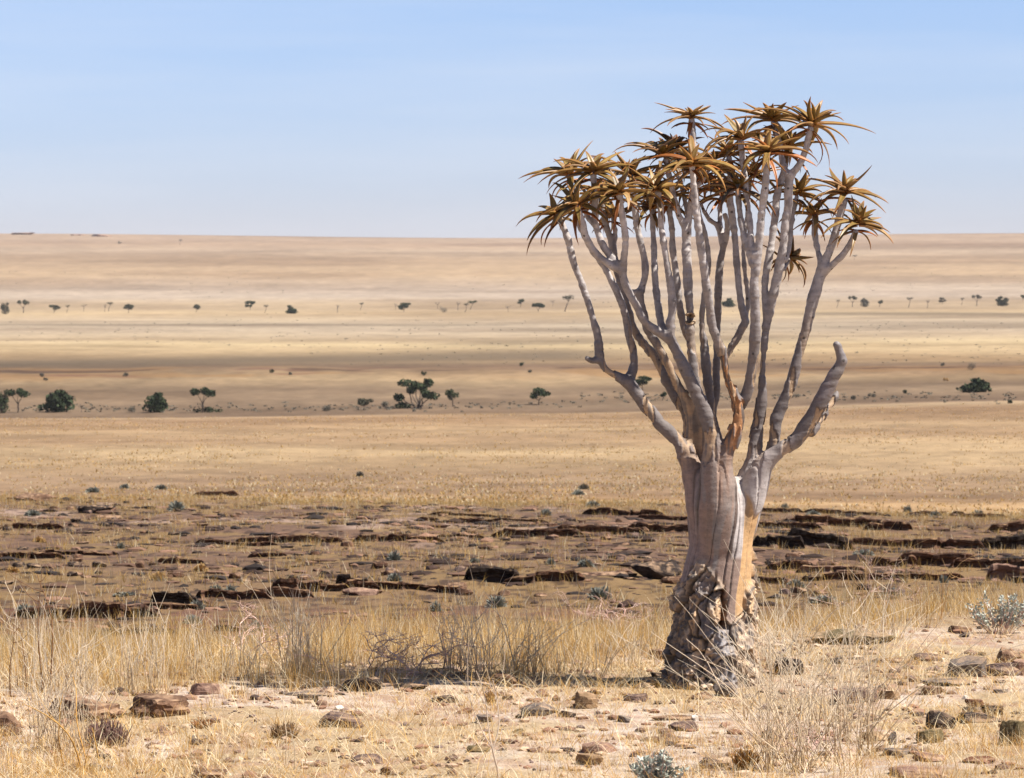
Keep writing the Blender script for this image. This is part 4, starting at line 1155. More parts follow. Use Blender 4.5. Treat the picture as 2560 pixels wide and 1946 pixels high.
def ledge_mat(key):
    k = 'ledge_' + key
    if k in _rm:
        return _rm[k]
    a, b_ = (srgb(*q) for q in ROCK_COL[key])
    m, nt, b = new_mat('bedrock_' + key, 0.92, 0.15)
    n1 = noise(nt, 5.0, 6); n2 = noise(nt, 26.0, 4); n3 = noise(nt, 3.0, 3, stretch=(1, 1, 12))
    base = mix(nt, maprange(nt, n1.outputs['Fac'], 0.35, 0.65, 0, 1), a * 0.6, b_ * 0.7)
    base = mix(nt, maprange(nt, n3.outputs['Fac'], 0.55, 0.62, 0, 0.6), base, a * 0.3)
    # soil and straw lie on the level tops
    g = nt.nodes.new('ShaderNodeNewGeometry'); sp = nt.nodes.new('ShaderNodeSeparateXYZ')
    nt.links.new(g.outputs['Normal'], sp.inputs['Vector'])
    up = maprange(nt, sp.outputs['Z'], 0.75, 0.95, 0, 1)
    un = maprange(nt, n1.outputs['Fac'], 0.40, 0.56, 0.0, 1.0)
    mu = nt.nodes.new('ShaderNodeMath'); mu.operation = 'MULTIPLY'
    nt.links.new(up, mu.inputs[0]); nt.links.new(un, mu.inputs[1])
    base = mix(nt, mu.outputs[0], base, mix(nt, n2.outputs['Fac'], srgb(132, 104, 78), srgb(158, 128, 92)))
    nt.links.new(base, b.inputs['Base Color'])
    ad = nt.nodes.new('ShaderNodeMath'); ad.operation = 'ADD'
    nt.links.new(n2.outputs['Fac'], ad.inputs[0]); nt.links.new(n3.outputs['Fac'], ad.inputs[1])
    bump(nt, b, ad.outputs[0], 0.7, 0.03)
    _rm[k] = m
    return m

def put_ledge(name, X, Y, w, h, colour, label, seed):
    """a broken step of bedrock: blocky front with an overhang, the top running back into the slope"""
    rng = np.random.default_rng(seed)
    p = ground_hit(X, Y); d = p[1]
    W = w * d / FPX * 1.4; Hh = max(h * 1.25, 7) * d / FPX
    dp = max(0.9 * Hh / 0.12 * 0.35, W * 0.25, Hh * 2.2)
    n = max(24, int(W / 0.045)); n = min(n, 120)
    s = np.linspace(0, 1, n); xx = (s - 0.5) * W
    # blocks of unequal width
    nb = max(3, int(W / max(0.30, Hh * 1.6)))
    cuts = np.sort(rng.random(nb - 1)) if nb > 1 else np.array([])
    blk = np.searchsorted(cuts, s)
    bh = rng.uniform(0.62, 1.0, nb + 1)[blk]; bo = rng.uniform(-0.10, 0.14, nb + 1)[blk] * min(W, 1.5)
    env = np.clip(np.minimum(s, 1 - s) / 0.10, 0, 1) ** 0.6
    hh = Hh * bh * env * (1 + 0.3 * (fbm(xx * 4 / max(Hh * 3, .3), seed, 0, 7, 3) - 0.5))
    fy = bo + 0.16 * Hh * 6 * (fbm(xx * 1.3, seed * 1.7, 0, 8, 3) - 0.5) + (1 - env) * dp * 0.3
    rows = []
    prof = [(-0.10, -0.35), (0.02, 0.02), (0.16, 0.30), (0.10, 0.46), (0.13, 0.55), (-0.03, 0.66), (-0.06, 0.90), (0.0, 1.0)]   # (back from the lip / Hh, height / Hh)
    for q, (by, bz) in enumerate(prof):
        jig = 0.10 * (fbm(xx * 6 / max(Hh * 3, .3), q * 3.1 + seed, 0, 9, 3) - 0.5)
        rows.append(np.stack([xx, fy + (by + jig * 2.0) * Hh * 1.6, hh * (bz + jig) if q > 1 else np.full(n, bz * Hh)], -1))
    for kk in (0.25, 0.55, 1.0):
        zz = hh * (1 - kk ** 1.2) * (0.9 + 0.2 * (fbm(xx * 3, kk * 9 + seed, 0, 10, 3))) - (0.12 * Hh if kk == 1.0 else 0)
        rows.append(np.stack([xx * (1 - 0.1 * kk), fy * (1 - kk) + kk * dp, zz], -1))
    V = np.stack(rows, 0)                                  # rows, n, 3
    base = np.array([p[0], d, 0.0])
    rz = rng.uniform(-0.06, 0.06); c, sn = math.cos(rz), math.sin(rz)
    GX = base[0] + V[..., 0] * c - V[..., 1] * sn; GY = base[1] + V[..., 0] * sn + V[..., 1] * c
    G = H(GX, GY)
    P = np.stack([GX - p[0], GY - d, G + V[..., 2] - p[2]], -1).reshape(-1, 3)
    m = len(rows)
    idx = np.arange(m * n).reshape(m, n)
    F = np.stack([idx[:-1, :-1], idx[:-1, 1:], idx[1:, 1:], idx[1:, :-1]], -1).reshape(-1, 4)
    o = mesh_np(name, P, F, ledge_mat(colour), smooth=False)
    o.location = p
    tag(o, label, 'ledge', 'ledges on the stony slope')
    return o
for i, (X, Y, w, h, c, ly, lb) in enumerate(LEDGES):
    if w > 60 and 'domed' not in lb and 'boulder' not in lb:
        put_ledge('rock_ledge', X, Y, w, h * (1.25 if h < 16 else 1.1), c, lb, 4000 + i)
    else:
        put_rock('boulder', X, Y, w, h * 1.1, c, lb, 'boulder', layers=0, deep=0.7, undercut=0.25 if 'domed' in lb else 0.1, group='ledges on the stony slope', sub=4 if w > 90 else 3, planes=14)

# many small dark boulders lying about on the slope
_rng = random.Random(5)
SLOPE_LABEL = 'small dark boulder among many scattered over the stony slope behind the ridge'
_n = 0
while _n < 290:
    X = _rng.uniform(0, 2560); Y = 1238 + 60 * max(0, X / 2560) * 0.8 + _rng.random() ** 1.3 * 230
    if 1640 < X < 1900: continue
    if fbm(np.array(X * 0.006), np.array(Y * 0.03), 0, 90, 3) < 0.47: continue
    w = _rng.uniform(10, 34) * (0.6 + (Y - 1230) / 300.0)
    put_rock('boulder', X, Y, w, w * _rng.uniform(0.22, 0.5), _rng.choice(['dark', 'dark', 'ledge', 'ledge', 'purple', 'brown']), SLOPE_LABEL, 'boulder', layers=_rng.choice([0, 3, 3]), group='boulders scattered on the stony slope', sub=2, seed=1000 + _n, deep=0.8)
    _n += 1

# dark outcrops on the far skyline
for X, Y, w, h, lb in ((58, 587, 60, 9, 'leftmost dark outcrop on the skyline hill'), (196, 589, 44, 6, 'smallest dark outcrop on the skyline between two others'), (254, 592, 52, 9, 'rightmost dark outcrop on the skyline hill')):
    put_rock('skyline_outcrop', X, Y, w, h, 'pink', lb, 'outcrop', layers=3, deep=0.6, sub=3, group='outcrops on the skyline')

# pebbles and chips on the sand: nobody could count them
def build_pebbles():
    rng = np.random.default_rng(11)
    n = 7500
    d = rng.uniform(18.8, 31, n); x = rng.uniform(-0.17, 0.17, n) * d
    keep = fbm(x * 1.3, d * 1.3, 0, 95, 3) > 0.42
    x, d = x[keep], d[keep]
    b, f = ICO[1]
    Vs, Fs, Cs = [], [], []
    pal = [srgb(*c) * 0.8 for c in ((196, 168, 140), (190, 160, 134), (150, 118, 98), (112, 88, 76), (76, 62, 56), (200, 176, 152), (136, 104, 84), (122, 96, 80), (150, 112, 90), (128, 108, 100))]
    z = H(x, d)
    for i in range(len(x)):
        s = 0.006 + 0.040 * rng.random() ** 4.0
        v = b * (1 + 0.5 * (rng.random((len(b), 1)) - 0.5)) * np.array([s * rng.uniform(.8, 1.8), s * rng.uniform(.8, 1.4), s * rng.uniform(.35, .8)])
        a = rng.uniform(0, 6.28); ca, sa = math.cos(a), math.sin(a)
        v = np.stack([v[:, 0] * ca - v[:, 1] * sa, v[:, 0] * sa + v[:, 1] * ca, v[:, 2]], -1)
        Vs.append(v + np.array([x[i], d[i], z[i] + s * 0.2]))
        Fs.append(f + i * len(b))
        Cs.append(np.repeat(pal[rng.integers(len(pal))][None], len(b), 0))
    m, nt, bb = new_mat('pebble_stone', 0.9, 0.2)
    nt.links.new(attr(nt, 'stone'), bb.inputs['Base Color'])
    o = mesh_np('pebbles', np.concatenate(Vs), np.concatenate(Fs), m, colors={'stone': np.concatenate(Cs)})
    tag(o, 'small pebbles and stone chips strewn over the pale sand', 'pebbles', kind='stuff')
build_pebbles()

# broken dark rubble covering the slope between the ledges
def build_rubble():
    rng = np.random.default_rng(12)
    n = 15000
    d = np.exp(rng.uniform(math.log(40), math.log(135), n)); x = rng.uniform(-0.17, 0.17, n) * d
    keep = sstep(0.44, 0.56, 0.5 * fbm(x * 0.35, d * 0.14, 0, 96, 3) + 0.5 * fbm(x * 1.6, d * 0.9, 0, 97, 3)) > rng.random(n)
    keep &= rng.random(n) > 0.85 * sstep(45, 49, d) * (1 - sstep(60, 66, d)) * 0.9
    keep &= rng.random(n) < 0.62
    x, d = x[keep], d[keep]
    b, f = ICO[1]
    Vs, Fs, Cs = [], [], []
    pal = [srgb(*c) for c in ((58, 44, 38), (72, 54, 46), (100, 76, 62), (48, 40, 37), (128, 98, 80))]
    z = H(x, d)
    for i in range(len(x)):
        s = (0.025 + 0.11 * rng.random() ** 4) * (0.7 + d[i] / 140)
        v = b * (1 + 0.7 * (rng.random((len(b), 1)) - 0.5)) * np.array([s * rng.uniform(1, 2.6), s * rng.uniform(.8, 1.4), s * rng.uniform(.3, .7)])
        Vs.append(v + np.array([x[i], d[i], z[i] + s * 0.08])); Fs.append(f + i * len(b)); Cs.append(np.repeat(pal[rng.integers(5)][None] * rng.uniform(.7, 1.1), len(b), 0))
    m, nt, bb = new_mat('rubble_stone', 0.9, 0.2)
    nt.links.new(attr(nt, 'stone'), bb.inputs['Base Color'])
    tag(mesh_np('rubble', np.concatenate(Vs), np.concatenate(Fs), m, colors={'stone': np.concatenate(Cs)}), 'dark stony rubble covering the slope between the ledges', 'rubble', kind='stuff')
build_rubble()
# ------------------------------------------------------------------ far trees and scrub
def tube(P, r, sides=5):
    P = np.asarray(P, float); r = np.asarray(r, float)
    n = len(P)
    T = np.gradient(P, axis=0); T /= np.maximum(np.linalg.norm(T, axis=1), 1e-9)[:, None]
    ref = np.where(np.abs(T[:, 2:3]) > 0.9, np.array([[1.0, 0, 0]]), np.array([[0, 0, 1.0]]))
    A = np.cross(T, ref); A /= np.maximum(np.linalg.norm(A, axis=1), 1e-9)[:, None]
    B = np.cross(T, A)
    a = np.arange(sides) * 2 * math.pi / sides
    V = (P[:, None, :] + r[:, None, None] * (np.cos(a)[None, :, None] * A[:, None, :] + np.sin(a)[None, :, None] * B[:, None, :])).reshape(-1, 3)
    F = [(i * sides + k, i * sides + (k + 1) % sides, (i + 1) * sides + (k + 1) % sides, (i + 1) * sides + k) for i in range(n - 1) for k in range(sides)]
    return V, np.array(F)

def join(parts):
    Vs, Fs, o = [], [], 0
    for V, F in parts:
        Vs.append(V); Fs.append(F + o); o += len(V)
    return np.concatenate(Vs), np.concatenate(Fs)

def leaf_mat(name, cols, rough=0.8, scale=3.0):
    m, nt, b = new_mat(name, rough, 0.2)
    n = noise(nt, scale, 3)
    base = mix(nt, maprange(nt, n.outputs['Fac'], 0.35, 0.65, 0, 1), cols[0], cols[1])
    nt.links.new(base, b.inputs['Base Color'])
    return m
FOL = {'dark': leaf_mat('acacia_leaf_dark', ((0.020, 0.032, 0.014), (0.048, 0.062, 0.026)), scale=1.2),
       'olive': leaf_mat('acacia_leaf_olive', ((0.050, 0.052, 0.032), (0.095, 0.09, 0.056)), scale=1.2),
       'grey': leaf_mat('scrub_leaf_grey', ((0.10, 0.09, 0.07), (0.17, 0.15, 0.11)), scale=1.5),
       'bluegrey': leaf_mat('saltbush_leaf', ((0.15, 0.155, 0.135), (0.24, 0.235, 0.19)), scale=6.0),
       'yellow': leaf_mat('straw_tussock', ((0.36, 0.21, 0.07), (0.44, 0.28, 0.12)), scale=6.0)}
WOOD, _nt, _b = new_mat('acacia_wood', 0.9, 0.2)
_b.inputs['Base Color'].default_value = (0.10, 0.08, 0.065, 1)
_n1 = noise(_nt, 4.0, 4)
_nt.links.new(mix(_nt, _n1.outputs['Fac'], (0.06, 0.048, 0.04), (0.17, 0.135, 0.11)), _b.inputs['Base Color'])

def clump(rng, c, rx, ry, rz, n, s):
    """a clump of leaf sprays spread through a lens shaped volume"""
    u = rng.normal(size=(n, 3)); u /= np.linalg.norm(u, axis=1)[:, None]
    rr = rng.random(n) ** 0.45
    P = np.array(c) + u * rr[:, None] * np.array([rx, ry, rz])
    a = rng.normal(size=(n, 3)); a /= np.linalg.norm(a, axis=1)[:, None]
    b = np.cross(a, rng.normal(size=(n, 3))); b /= np.linalg.norm(b, axis=1)[:, None]
    sz = s * rng.uniform(0.5, 1.3, n)[:, None]
    V = np.stack([P - a * sz, P + b * sz * 0.6, P + a * sz, P - b * sz * 0.6], 1).reshape(-1, 3)
    F = np.arange(4 * n).reshape(n, 4)
    return V, F

def far_tree(name, X, Y, w, h, form, fol, label, cat, group, seed, sink=0.0):
    rng = np.random.default_rng(seed)
    p = ground_hit(X, Y)
    d = p[1]; W = w * d / FPX; Hh = h * d / FPX
    o = empty(name, (p[0], p[1] + W * 0.3, float(H(p[0], p[1] + W * 0.3)) - sink))
    tag(o, label, cat, group)
    wood, leaf = [], []
    def limb(a, b, r0, r1, k=5, bend=0.06):
        a = np.array(a, float); b = np.array(b, float)
        t = np.linspace(0, 1, k)[:, None]
        P = a + (b - a) * t + rng.normal(0, bend * np.linalg.norm(b - a), (k, 3)) * np.sin(t * math.pi)
        wood.append(tube(P, np.linspace(r0, r1, k)))
    q = max(0.09, 0.035 * Hh)
    ls = max(0.16, 0.05 * W)
    if form == 'umbrella':
        nt_ = 1
        fork = np.array([rng.normal(0, .08) * W, 0, 0.25 * Hh]); limb((0, 0, -0.3), fork, q, q * .75)
        for k in range(5):
            a = k * 1.2566 + rng.uniform(-.3, .3)
            c = np.array([math.cos(a) * W * .30, math.sin(a) * W * .28, Hh * rng.uniform(.40, .84)])
            limb(fork, c, q * .6, q * .2)
            leaf.append(clump(rng, c + np.array([0, 0, .03 * Hh]), W * rng.uniform(.14, .26), W * .2, Hh * rng.uniform(.12, .24), 170, ls))
        leaf.append(clump(rng, (0, 0, Hh * .87), W * .3, W * .26, Hh * .15, 190, ls))
    elif form == 'twocrown':
        fork = np.array([0, 0, 0.34 * Hh]); limb((0, 0, -0.3), fork, q, q * .8)
        for sx, hz, rr in ((-.30, .84, .20), (.26, .78, .27), (.08, .88, .18)):
            c = np.array([sx * W, rng.normal(0, .1) * W, hz * Hh])
            limb(fork, c, q * .6, q * .2)
            leaf.append(clump(rng, c, rr * W, rr * W, .15 * Hh, 230, ls))
    elif form == 'spread':
        for k, (sx, hz, rr) in enumerate(((-.40, .36, .15), (-.26, .86, .19), (-.02, .78, .16), (.14, .70, .12), (.26, .86, .12), (.36, .42, .18), (.22, .50, .13), (-.12, .62, .12))):
            c = np.array([sx * W, rng.normal(0, .14) * W, hz * Hh])
            limb((rng.normal(0, .06) * W + .05 * W, 0, -0.2), c * np.array([.55, .5, .55]), q * .8, q * .5); limb(c * np.array([.55, .5, .55]), c, q * .5, q * .2)
            leaf.append(clump(rng, c, rr * W, rr * W, .14 * Hh, 190, ls * 0.8))
        leaf.append(clump(rng, (-.3 * W, 0, .1 * Hh), .2 * W, .15 * W, .12 * Hh, 150, ls * 0.7))
    elif form == 'bush':
        n = 7
        for k in range(n):
            a = rng.uniform(0, 6.28); rr = rng.uniform(.1, .34)
            c = np.array([math.cos(a) * W * rr, math.sin(a) * W * rr * .7, Hh * rng.uniform(.3, .66)])
            limb((rng.normal(0, .05) * W, 0, -.2), c, q * .6, q * .2)
            leaf.append(clump(rng, c, W * rng.uniform(.15, .24), W * .2, Hh * rng.uniform(.2, .3), 170, ls))
        leaf.append(clump(rng, (0, 0, Hh * .22), W * .44, W * .3, Hh * .24, 330, ls))
        c = np.array([W * rng.uniform(-.2, .3), 0, Hh * .86]); leaf.append(clump(rng, c, W * .16, W * .14, Hh * .13, 120, ls)); limb((0, 0, .2), c, q * .5, q * .2)
    elif form == 'ball':
        fork = np.array([rng.normal(0, .06) * W, 0, .3 * Hh]); limb((0, 0, -.3), fork, q, q * .7)
        for k in range(6):
            a = rng.uniform(0, 6.28)
            c = np.array([math.cos(a) * W * .24, math.sin(a) * W * .22, Hh * rng.uniform(.5, .84)])
            limb(fork, c, q * .5, q * .15)
            leaf.append(clump(rng, c, W * .24, W * .22, Hh * .17, 150, ls))
    elif form == 'lean':
        fork = np.array([.15 * W, 0, .6 * Hh]); limb((-.1 * W, 0, -.2), fork, q, q * .6)
        for sx, hz in ((.1, .8), (.34, .86), (-.1, .84)):
            c = np.array([sx * W, 0, hz * Hh]); limb(fork, c, q * .5, q * .2)
            leaf.append(clump(rng, c, W * .26, W * .2, Hh * .13, 80, ls))
    elif form == 'bare':
        fork = np.array([0, 0, .45 * Hh]); limb((0, 0, -.2), fork, q * .9, q * .6)
        for k in range(5):
            c = np.array([rng.uniform(-.48, .48) * W, rng.uniform(-.3, .3) * W, Hh * rng.uniform(.75, 1.0)])
            limb(fork, c, q * .5, q * .22)
            for _ in range(2):
                e = c * .75 + np.array([rng.normal(0, .16) * W, rng.normal(0, .1) * W, rng.uniform(.0, .2) * Hh])
                limb(fork + (c - fork) * .5, e, q * .3, q * .15)
    elif form == 'scrub':
        for k in range(5):
            c = np.array([rng.uniform(-.34, .34) * W, rng.uniform(-.2, .2) * W, Hh * rng.uniform(.25, .55)])
            leaf.append(clump(rng, c, W * .2, W * .16, Hh * .38, 120, ls * .6))
            limb((c[0] * .3, 0, -.1), c, q * .35, q * .15)
    V, F = join(wood); mesh_np('trunk', V, F, WOOD, smooth=True, parent=o)
    if leaf:
        V, F = join(leaf); mesh_np('crown', V, F, FOL[fol], parent=o)
    return o

WASH = [
 (4, 1034, 44, 60, 'bush', 'dark', 'dark green tree cut by the left edge beside the dry wash', 'tree'),
 (43, 1033, 60, 60, 'twocrown', 'dark', 'slender two crowned acacia with a bare trunk at the far left of the wash', 'tree'),
 (136, 1032, 112, 56, 'bush', 'dark', 'broadest dense dark bushy tree on the left part of the wash', 'tree'),
 (203, 1033, 28, 24, 'bare', 'grey', 'bare grey thornbush at the right foot of the broadest bushy tree', 'bush'),
 (328, 1033, 36, 20, 'scrub', 'grey', 'grey thornbush touching the dense round tree on its left', 'bush'),
 (384, 1033, 78, 52, 'bush', 'dark', 'dense dark tree with a second knob at right, third from left in the wash', 'tree'),
 (505, 1033, 66, 62, 'twocrown', 'dark', 'acacia with an open left stem and heavy right crown over low bush', 'tree'),
 (516, 1033, 74, 16, 'scrub', 'dark', 'low dark bush spread under the acacia with the open left stem', 'bush'),
 (812, 1029, 48, 17, 'scrub', 'grey', 'low blue grey scrub patch left of the round green bush', 'bush'),
 (913, 1027, 44, 32, 'ball', 'olive', 'round olive green bush left of the widest branching tree', 'bush'),
 (962, 1019, 42, 18, 'scrub', 'grey', 'grey scrub between the round bush and the widest branching tree', 'bush'),
 (1040, 1023, 110, 74, 'spread', 'dark', 'largest open branching tree of the wash with many stems and flat crowns', 'tree'),
 (1130, 1018, 40, 46, 'ball', 'dark', 'compact dark tree right of the largest open branching tree', 'tree'),
 (1348, 1013, 58, 42, 'umbrella', 'dark', 'flat layered acacia standing alone left of the quiver tree branches', 'tree'),
 (1608, 975, 48, 34, 'umbrella', 'dark', 'dark bush seen through the lower left fork of the quiver tree', 'tree'),
 (1657, 1002, 22, 24, 'ball', 'dark', 'small dark bush behind the second limb of the quiver tree', 'bush'),
 (2441, 982, 104, 34, 'bush', 'dark', 'wide round topped dark tree alone on the right part of the plain', 'tree'),
 (2430, 926, 24, 22, 'scrub', 'grey', 'largest grey bush above the lone wide tree at right', 'bush'),
 (2355, 916, 16, 11, 'scrub', 'grey', 'small grey bush on the bank up left of the lone wide tree', 'bush'),
 (2365, 953, 15, 10, 'scrub', 'yellow', 'tiny reddish bush left of the lone wide tree', 'bush'),
 (2261, 985, 17, 12, 'scrub', 'dark', 'small dark bush left of the lone wide tree on its level', 'bush'),
 (2527, 1009, 16, 11, 'scrub', 'dark', 'small dark bush near the right edge below the lone wide tree', 'bush'),
 (2135, 1000, 16, 16, 'scrub', 'grey', 'upright grey bush right of the broken stub of the quiver tree', 'bush'),
 (2180, 994, 24, 13, 'scrub', 'grey', 'low grey bush second to the right of the broken stub', 'bush'),
 (1985, 996, 40, 12, 'scrub', 'grey', 'low grey bush between the right limb and the broken stub', 'bush'),
 (103, 943, 18, 12, 'scrub', 'grey', 'grey bush on the eroded bank at far left, upper of two', 'bush'),
 (114, 952, 12, 9, 'scrub', 'grey', 'grey bush on the eroded bank at far left, lower of two', 'bush'),
 (315, 942, 16, 12, 'scrub', 'grey', 'lone grey bush on the eroded bank above the third wash tree', 'bush'),
 (679, 934, 15, 12, 'scrub', 'dark', 'dark bush on the bank edge left of centre', 'bush'),
 (726, 938, 12, 9, 'scrub', 'grey', 'small grey bush right of the dark bush on the bank', 'bush'),
 (1059, 940, 15, 13, 'scrub', 'dark', 'dark bush on the bank above the largest open tree', 'bush'),
 (1303, 916, 17, 11, 'scrub', 'dark', 'dark bush on top of the bank left of the quiver tree', 'bush'),
 (1325, 932, 12, 9, 'scrub', 'grey', 'small grey bush just below the one on top of the bank', 'bush'),
]
for i, (X, Y, w, h, fm, fo, lb, ct) in enumerate(WASH):
    far_tree('wash_tree' if ct == 'tree' else 'wash_bush', X, Y, w, h, fm, fo, lb, ct, 'trees and bushes of the dry wash', 300 + i)
# uncountable low scrub along the bed of the wash
def build_wash_scrub():
    rng = np.random.default_rng(77)
    L = []
    for _ in range(430):
        X = rng.uniform(0, 2560)
        if X < 1450: Y = rng.normal(1022 - max(0, X - 900) * 0.02, 5)
        else: Y = rng.normal(995, 7)
        if vnoise(X * 0.012, 0.5, 0, 8) < 0.35: continue
        p = ground_hit(X, Y)
        s = rng.uniform(0.15, 0.6)
        L.append(clump(rng, (p[0], p[1], p[2] + s * .25), s * 1.2, s, s * .5, 14, 0.22))
    V, F = join(L)
    tag(mesh_np('low_scrub', V, F, FOL['grey']), 'low grey scrub lining the bed of the dry wash', 'scrub', kind='stuff')
build_wash_scrub()
def build_plain_scrub():
    rng = np.random.default_rng(78)
    L = []
    for _ in range(1500):
        d = math.exp(rng.uniform(math.log(930), math.log(3600))); x = rng.uniform(-0.165, 0.165) * d
        if vnoise(x * 0.008, d * 0.003, 0, 9) < 0.45: continue
        s = rng.uniform(0.15, 0.5) * (0.6 + d / 2500)
        L.append(clump(rng, (x, d, float(H(x, d)) + s * .2), s * 1.6, s, s * .5, 6, s * .6))
    V, F = join(L)
    tag(mesh_np('far_scrub', V, F, FOL['grey']), 'faint dots of dry scrub on the far plain', 'scrub', kind='stuff')
build_plain_scrub()

ROW = [
 (12, 786, 22, 27, 'bush', 'olive', 'ragged tree at the left edge in the far tree row'), (57, 783, 28, 29, 'twocrown', 'olive', 'tallest two crowned tree at the left end of the far row'),
 (134, 783, 30, 18, 'umbrella', 'olive', 'low wide tree, third from the left in the far row'), (167, 782, 12, 18, 'lean', 'olive', 'thin leaning sapling right of the low wide tree in the far row'),
 (209, 779, 18, 18, 'bare', 'grey', 'bare forked dead tree in the left part of the far row'), (262, 780, 8, 19, 'bare', 'grey', 'thin dead snag beside the little umbrella tree'),
 (272, 779, 17, 22, 'lean', 'olive', 'little umbrella tree with a thin stem in the far row'), (321, 783, 26, 21, 'ball', 'olive', 'fan shaped tree right of the little umbrella tree'),
 (489, 781, 23, 18, 'ball', 'olive', 'lone fan shaped tree in the widest gap of the far row'), (625, 775, 27, 20, 'umbrella', 'dark', 'dark umbrella tree above a sparse shrub in the far row'),
 (663, 783, 14, 19, 'lean', 'grey', 'sparse upright shrub right of the dark umbrella tree'), (728, 785, 34, 19, 'bush', 'dark', 'wide dark double bush in the far row left of centre'),
 (843, 783, 12, 21, 'bare', 'grey', 'pale dead tree right of the wide dark double bush'), (902, 776, 12, 18, 'lean', 'olive', 'thin bent tree midway between dead tree and dark umbrella'),
 (989, 775, 8, 16, 'bare', 'grey', 'thin dead snag left of the dark umbrella in the middle'), (1010, 781, 30, 21, 'umbrella', 'dark', 'dark umbrella tree in the middle of the far row'),
 (1094, 773, 12, 19, 'bare', 'grey', 'dead forked stem beside a pale grey bush'), (1108, 782, 21, 17, 'scrub', 'grey', 'pale grey bush right of the dead forked stem'),
 (1145, 776, 14, 21, 'bare', 'grey', 'bare vase shaped tree left of the leaning pair'), (1164, 781, 14, 21, 'lean', 'olive', 'lower tree of the leaning pair in the far row'),
 (1178, 775, 24, 21, 'lean', 'dark', 'upper darker tree of the leaning pair in the far row'), (1270, 781, 13, 17, 'bare', 'grey', 'small bare tree left of a round dark one'),
 (1302, 768, 18, 19, 'ball', 'dark', 'small round dark tree left of the quiver tree'), (1345, 780, 34, 19, 'umbrella', 'dark', 'wide low dark tree left of the quiver tree'),
 (1382, 766, 14, 15, 'bare', 'grey', 'faint bare tree between wide low tree and tall dark one'), (1416, 780, 32, 38, 'lean', 'olive', 'tallest one sided tree beside the outer left branch'),
 (1823, 769, 35, 21, 'bush', 'dark', 'dark bush seen between the middle quiver tree poles'), (2094, 770, 12, 23, 'lean', 'grey', 'thin grey tree right of the outer right limb'),
 (2132, 768, 24, 29, 'twocrown', 'olive', 'left tree of the grey green clump right of the quiver tree'), (2162, 768, 28, 24, 'bush', 'grey', 'right bush of the grey green clump right of the quiver tree'),
 (2200, 768, 20, 21, 'ball', 'olive', 'compact tree right of the grey green clump'), (2273, 770, 21, 29, 'lean', 'grey', 'tall thin grey tree in the right part of the far row'),
 (2319, 771, 14, 25, 'bare', 'grey', 'faint bare tree in the right part of the far row'), (2357, 761, 22, 17, 'umbrella', 'grey', 'pale wide crown right of the faint bare tree'),
 (2405, 763, 12, 20, 'lean', 'grey', 'thin pale tree left of the vase shaped one at right'), (2443, 766, 26, 30, 'twocrown', 'grey', 'grey vase shaped tree near the right end of the far row'),
 (2508, 766, 40, 26, 'bush', 'olive', 'spreading bush near the right end of the far row'), (2557, 754, 16, 18, 'ball', 'dark', 'dark tree cut by the right edge in the far row'),
 (297, 611, 13, 8, 'scrub', 'grey', 'tiny bush far up the plain left of the other tiny tree'), (450, 613, 10, 13, 'lean', 'grey', 'tiny tree farthest up the plain'), (2136, 650, 15, 13, 'lean', 'grey', 'tiny tree far up the plain right of the outer rosettes'),
]
for i, (X, Y, w, h, fm, fo, lb) in enumerate(ROW):
    far_tree('acacia_tree', X, Y, w * (1.12 if X < 2000 else 0.95), h * (1.12 if X < 2000 else 0.95), fm, fo, lb, 'tree', 'trees of the far row', 500 + i)

# ------------------------------------------------------------------ grey green shrubs on the stony slope
def dome_shrub(name, X, Y, w, h, fol, label, seed, cat='shrub', group='grey shrubs on the slope'):
    rng = np.random.default_rng(seed)
    p = ground_hit(X, Y); W = w * p[1] / FPX; Hh = h * p[1] / FPX
    L = []
    n = 420
    u = rng.normal(size=(n, 3)); u[:, 2] = np.abs(u[:, 2]); u /= np.linalg.norm(u, axis=1)[:, None]
    rr = rng.uniform(.55, 1.0, n)[:, None]
    rr *= (1 + 0.5 * (fbm(u[:, 0] * 2, u[:, 1] * 2, u[:, 2] * 2, seed, 2) - 0.5))[:, None]
    E = u * rr * np.array([W / 2, W / 2, Hh])
    S0 = E * 0.25
    a = E - S0; k = np.cross(a, rng.normal(size=(n, 3))); k /= np.linalg.norm(k, axis=1)[:, None]
    wd = W * 0.022
    V = np.stack([S0 - k * wd * .4, S0 + k * wd * .4, E + k * wd, E - k * wd], 1).reshape(-1, 3)
    o = mesh_np(name, V, np.arange(4 * n).reshape(n, 4), FOL[fol])
    o.location = (p[0], p[1] + W * .3, float(H(p[0], p[1] + W * .3)) - 0.01)
    tag(o, label, cat, group)
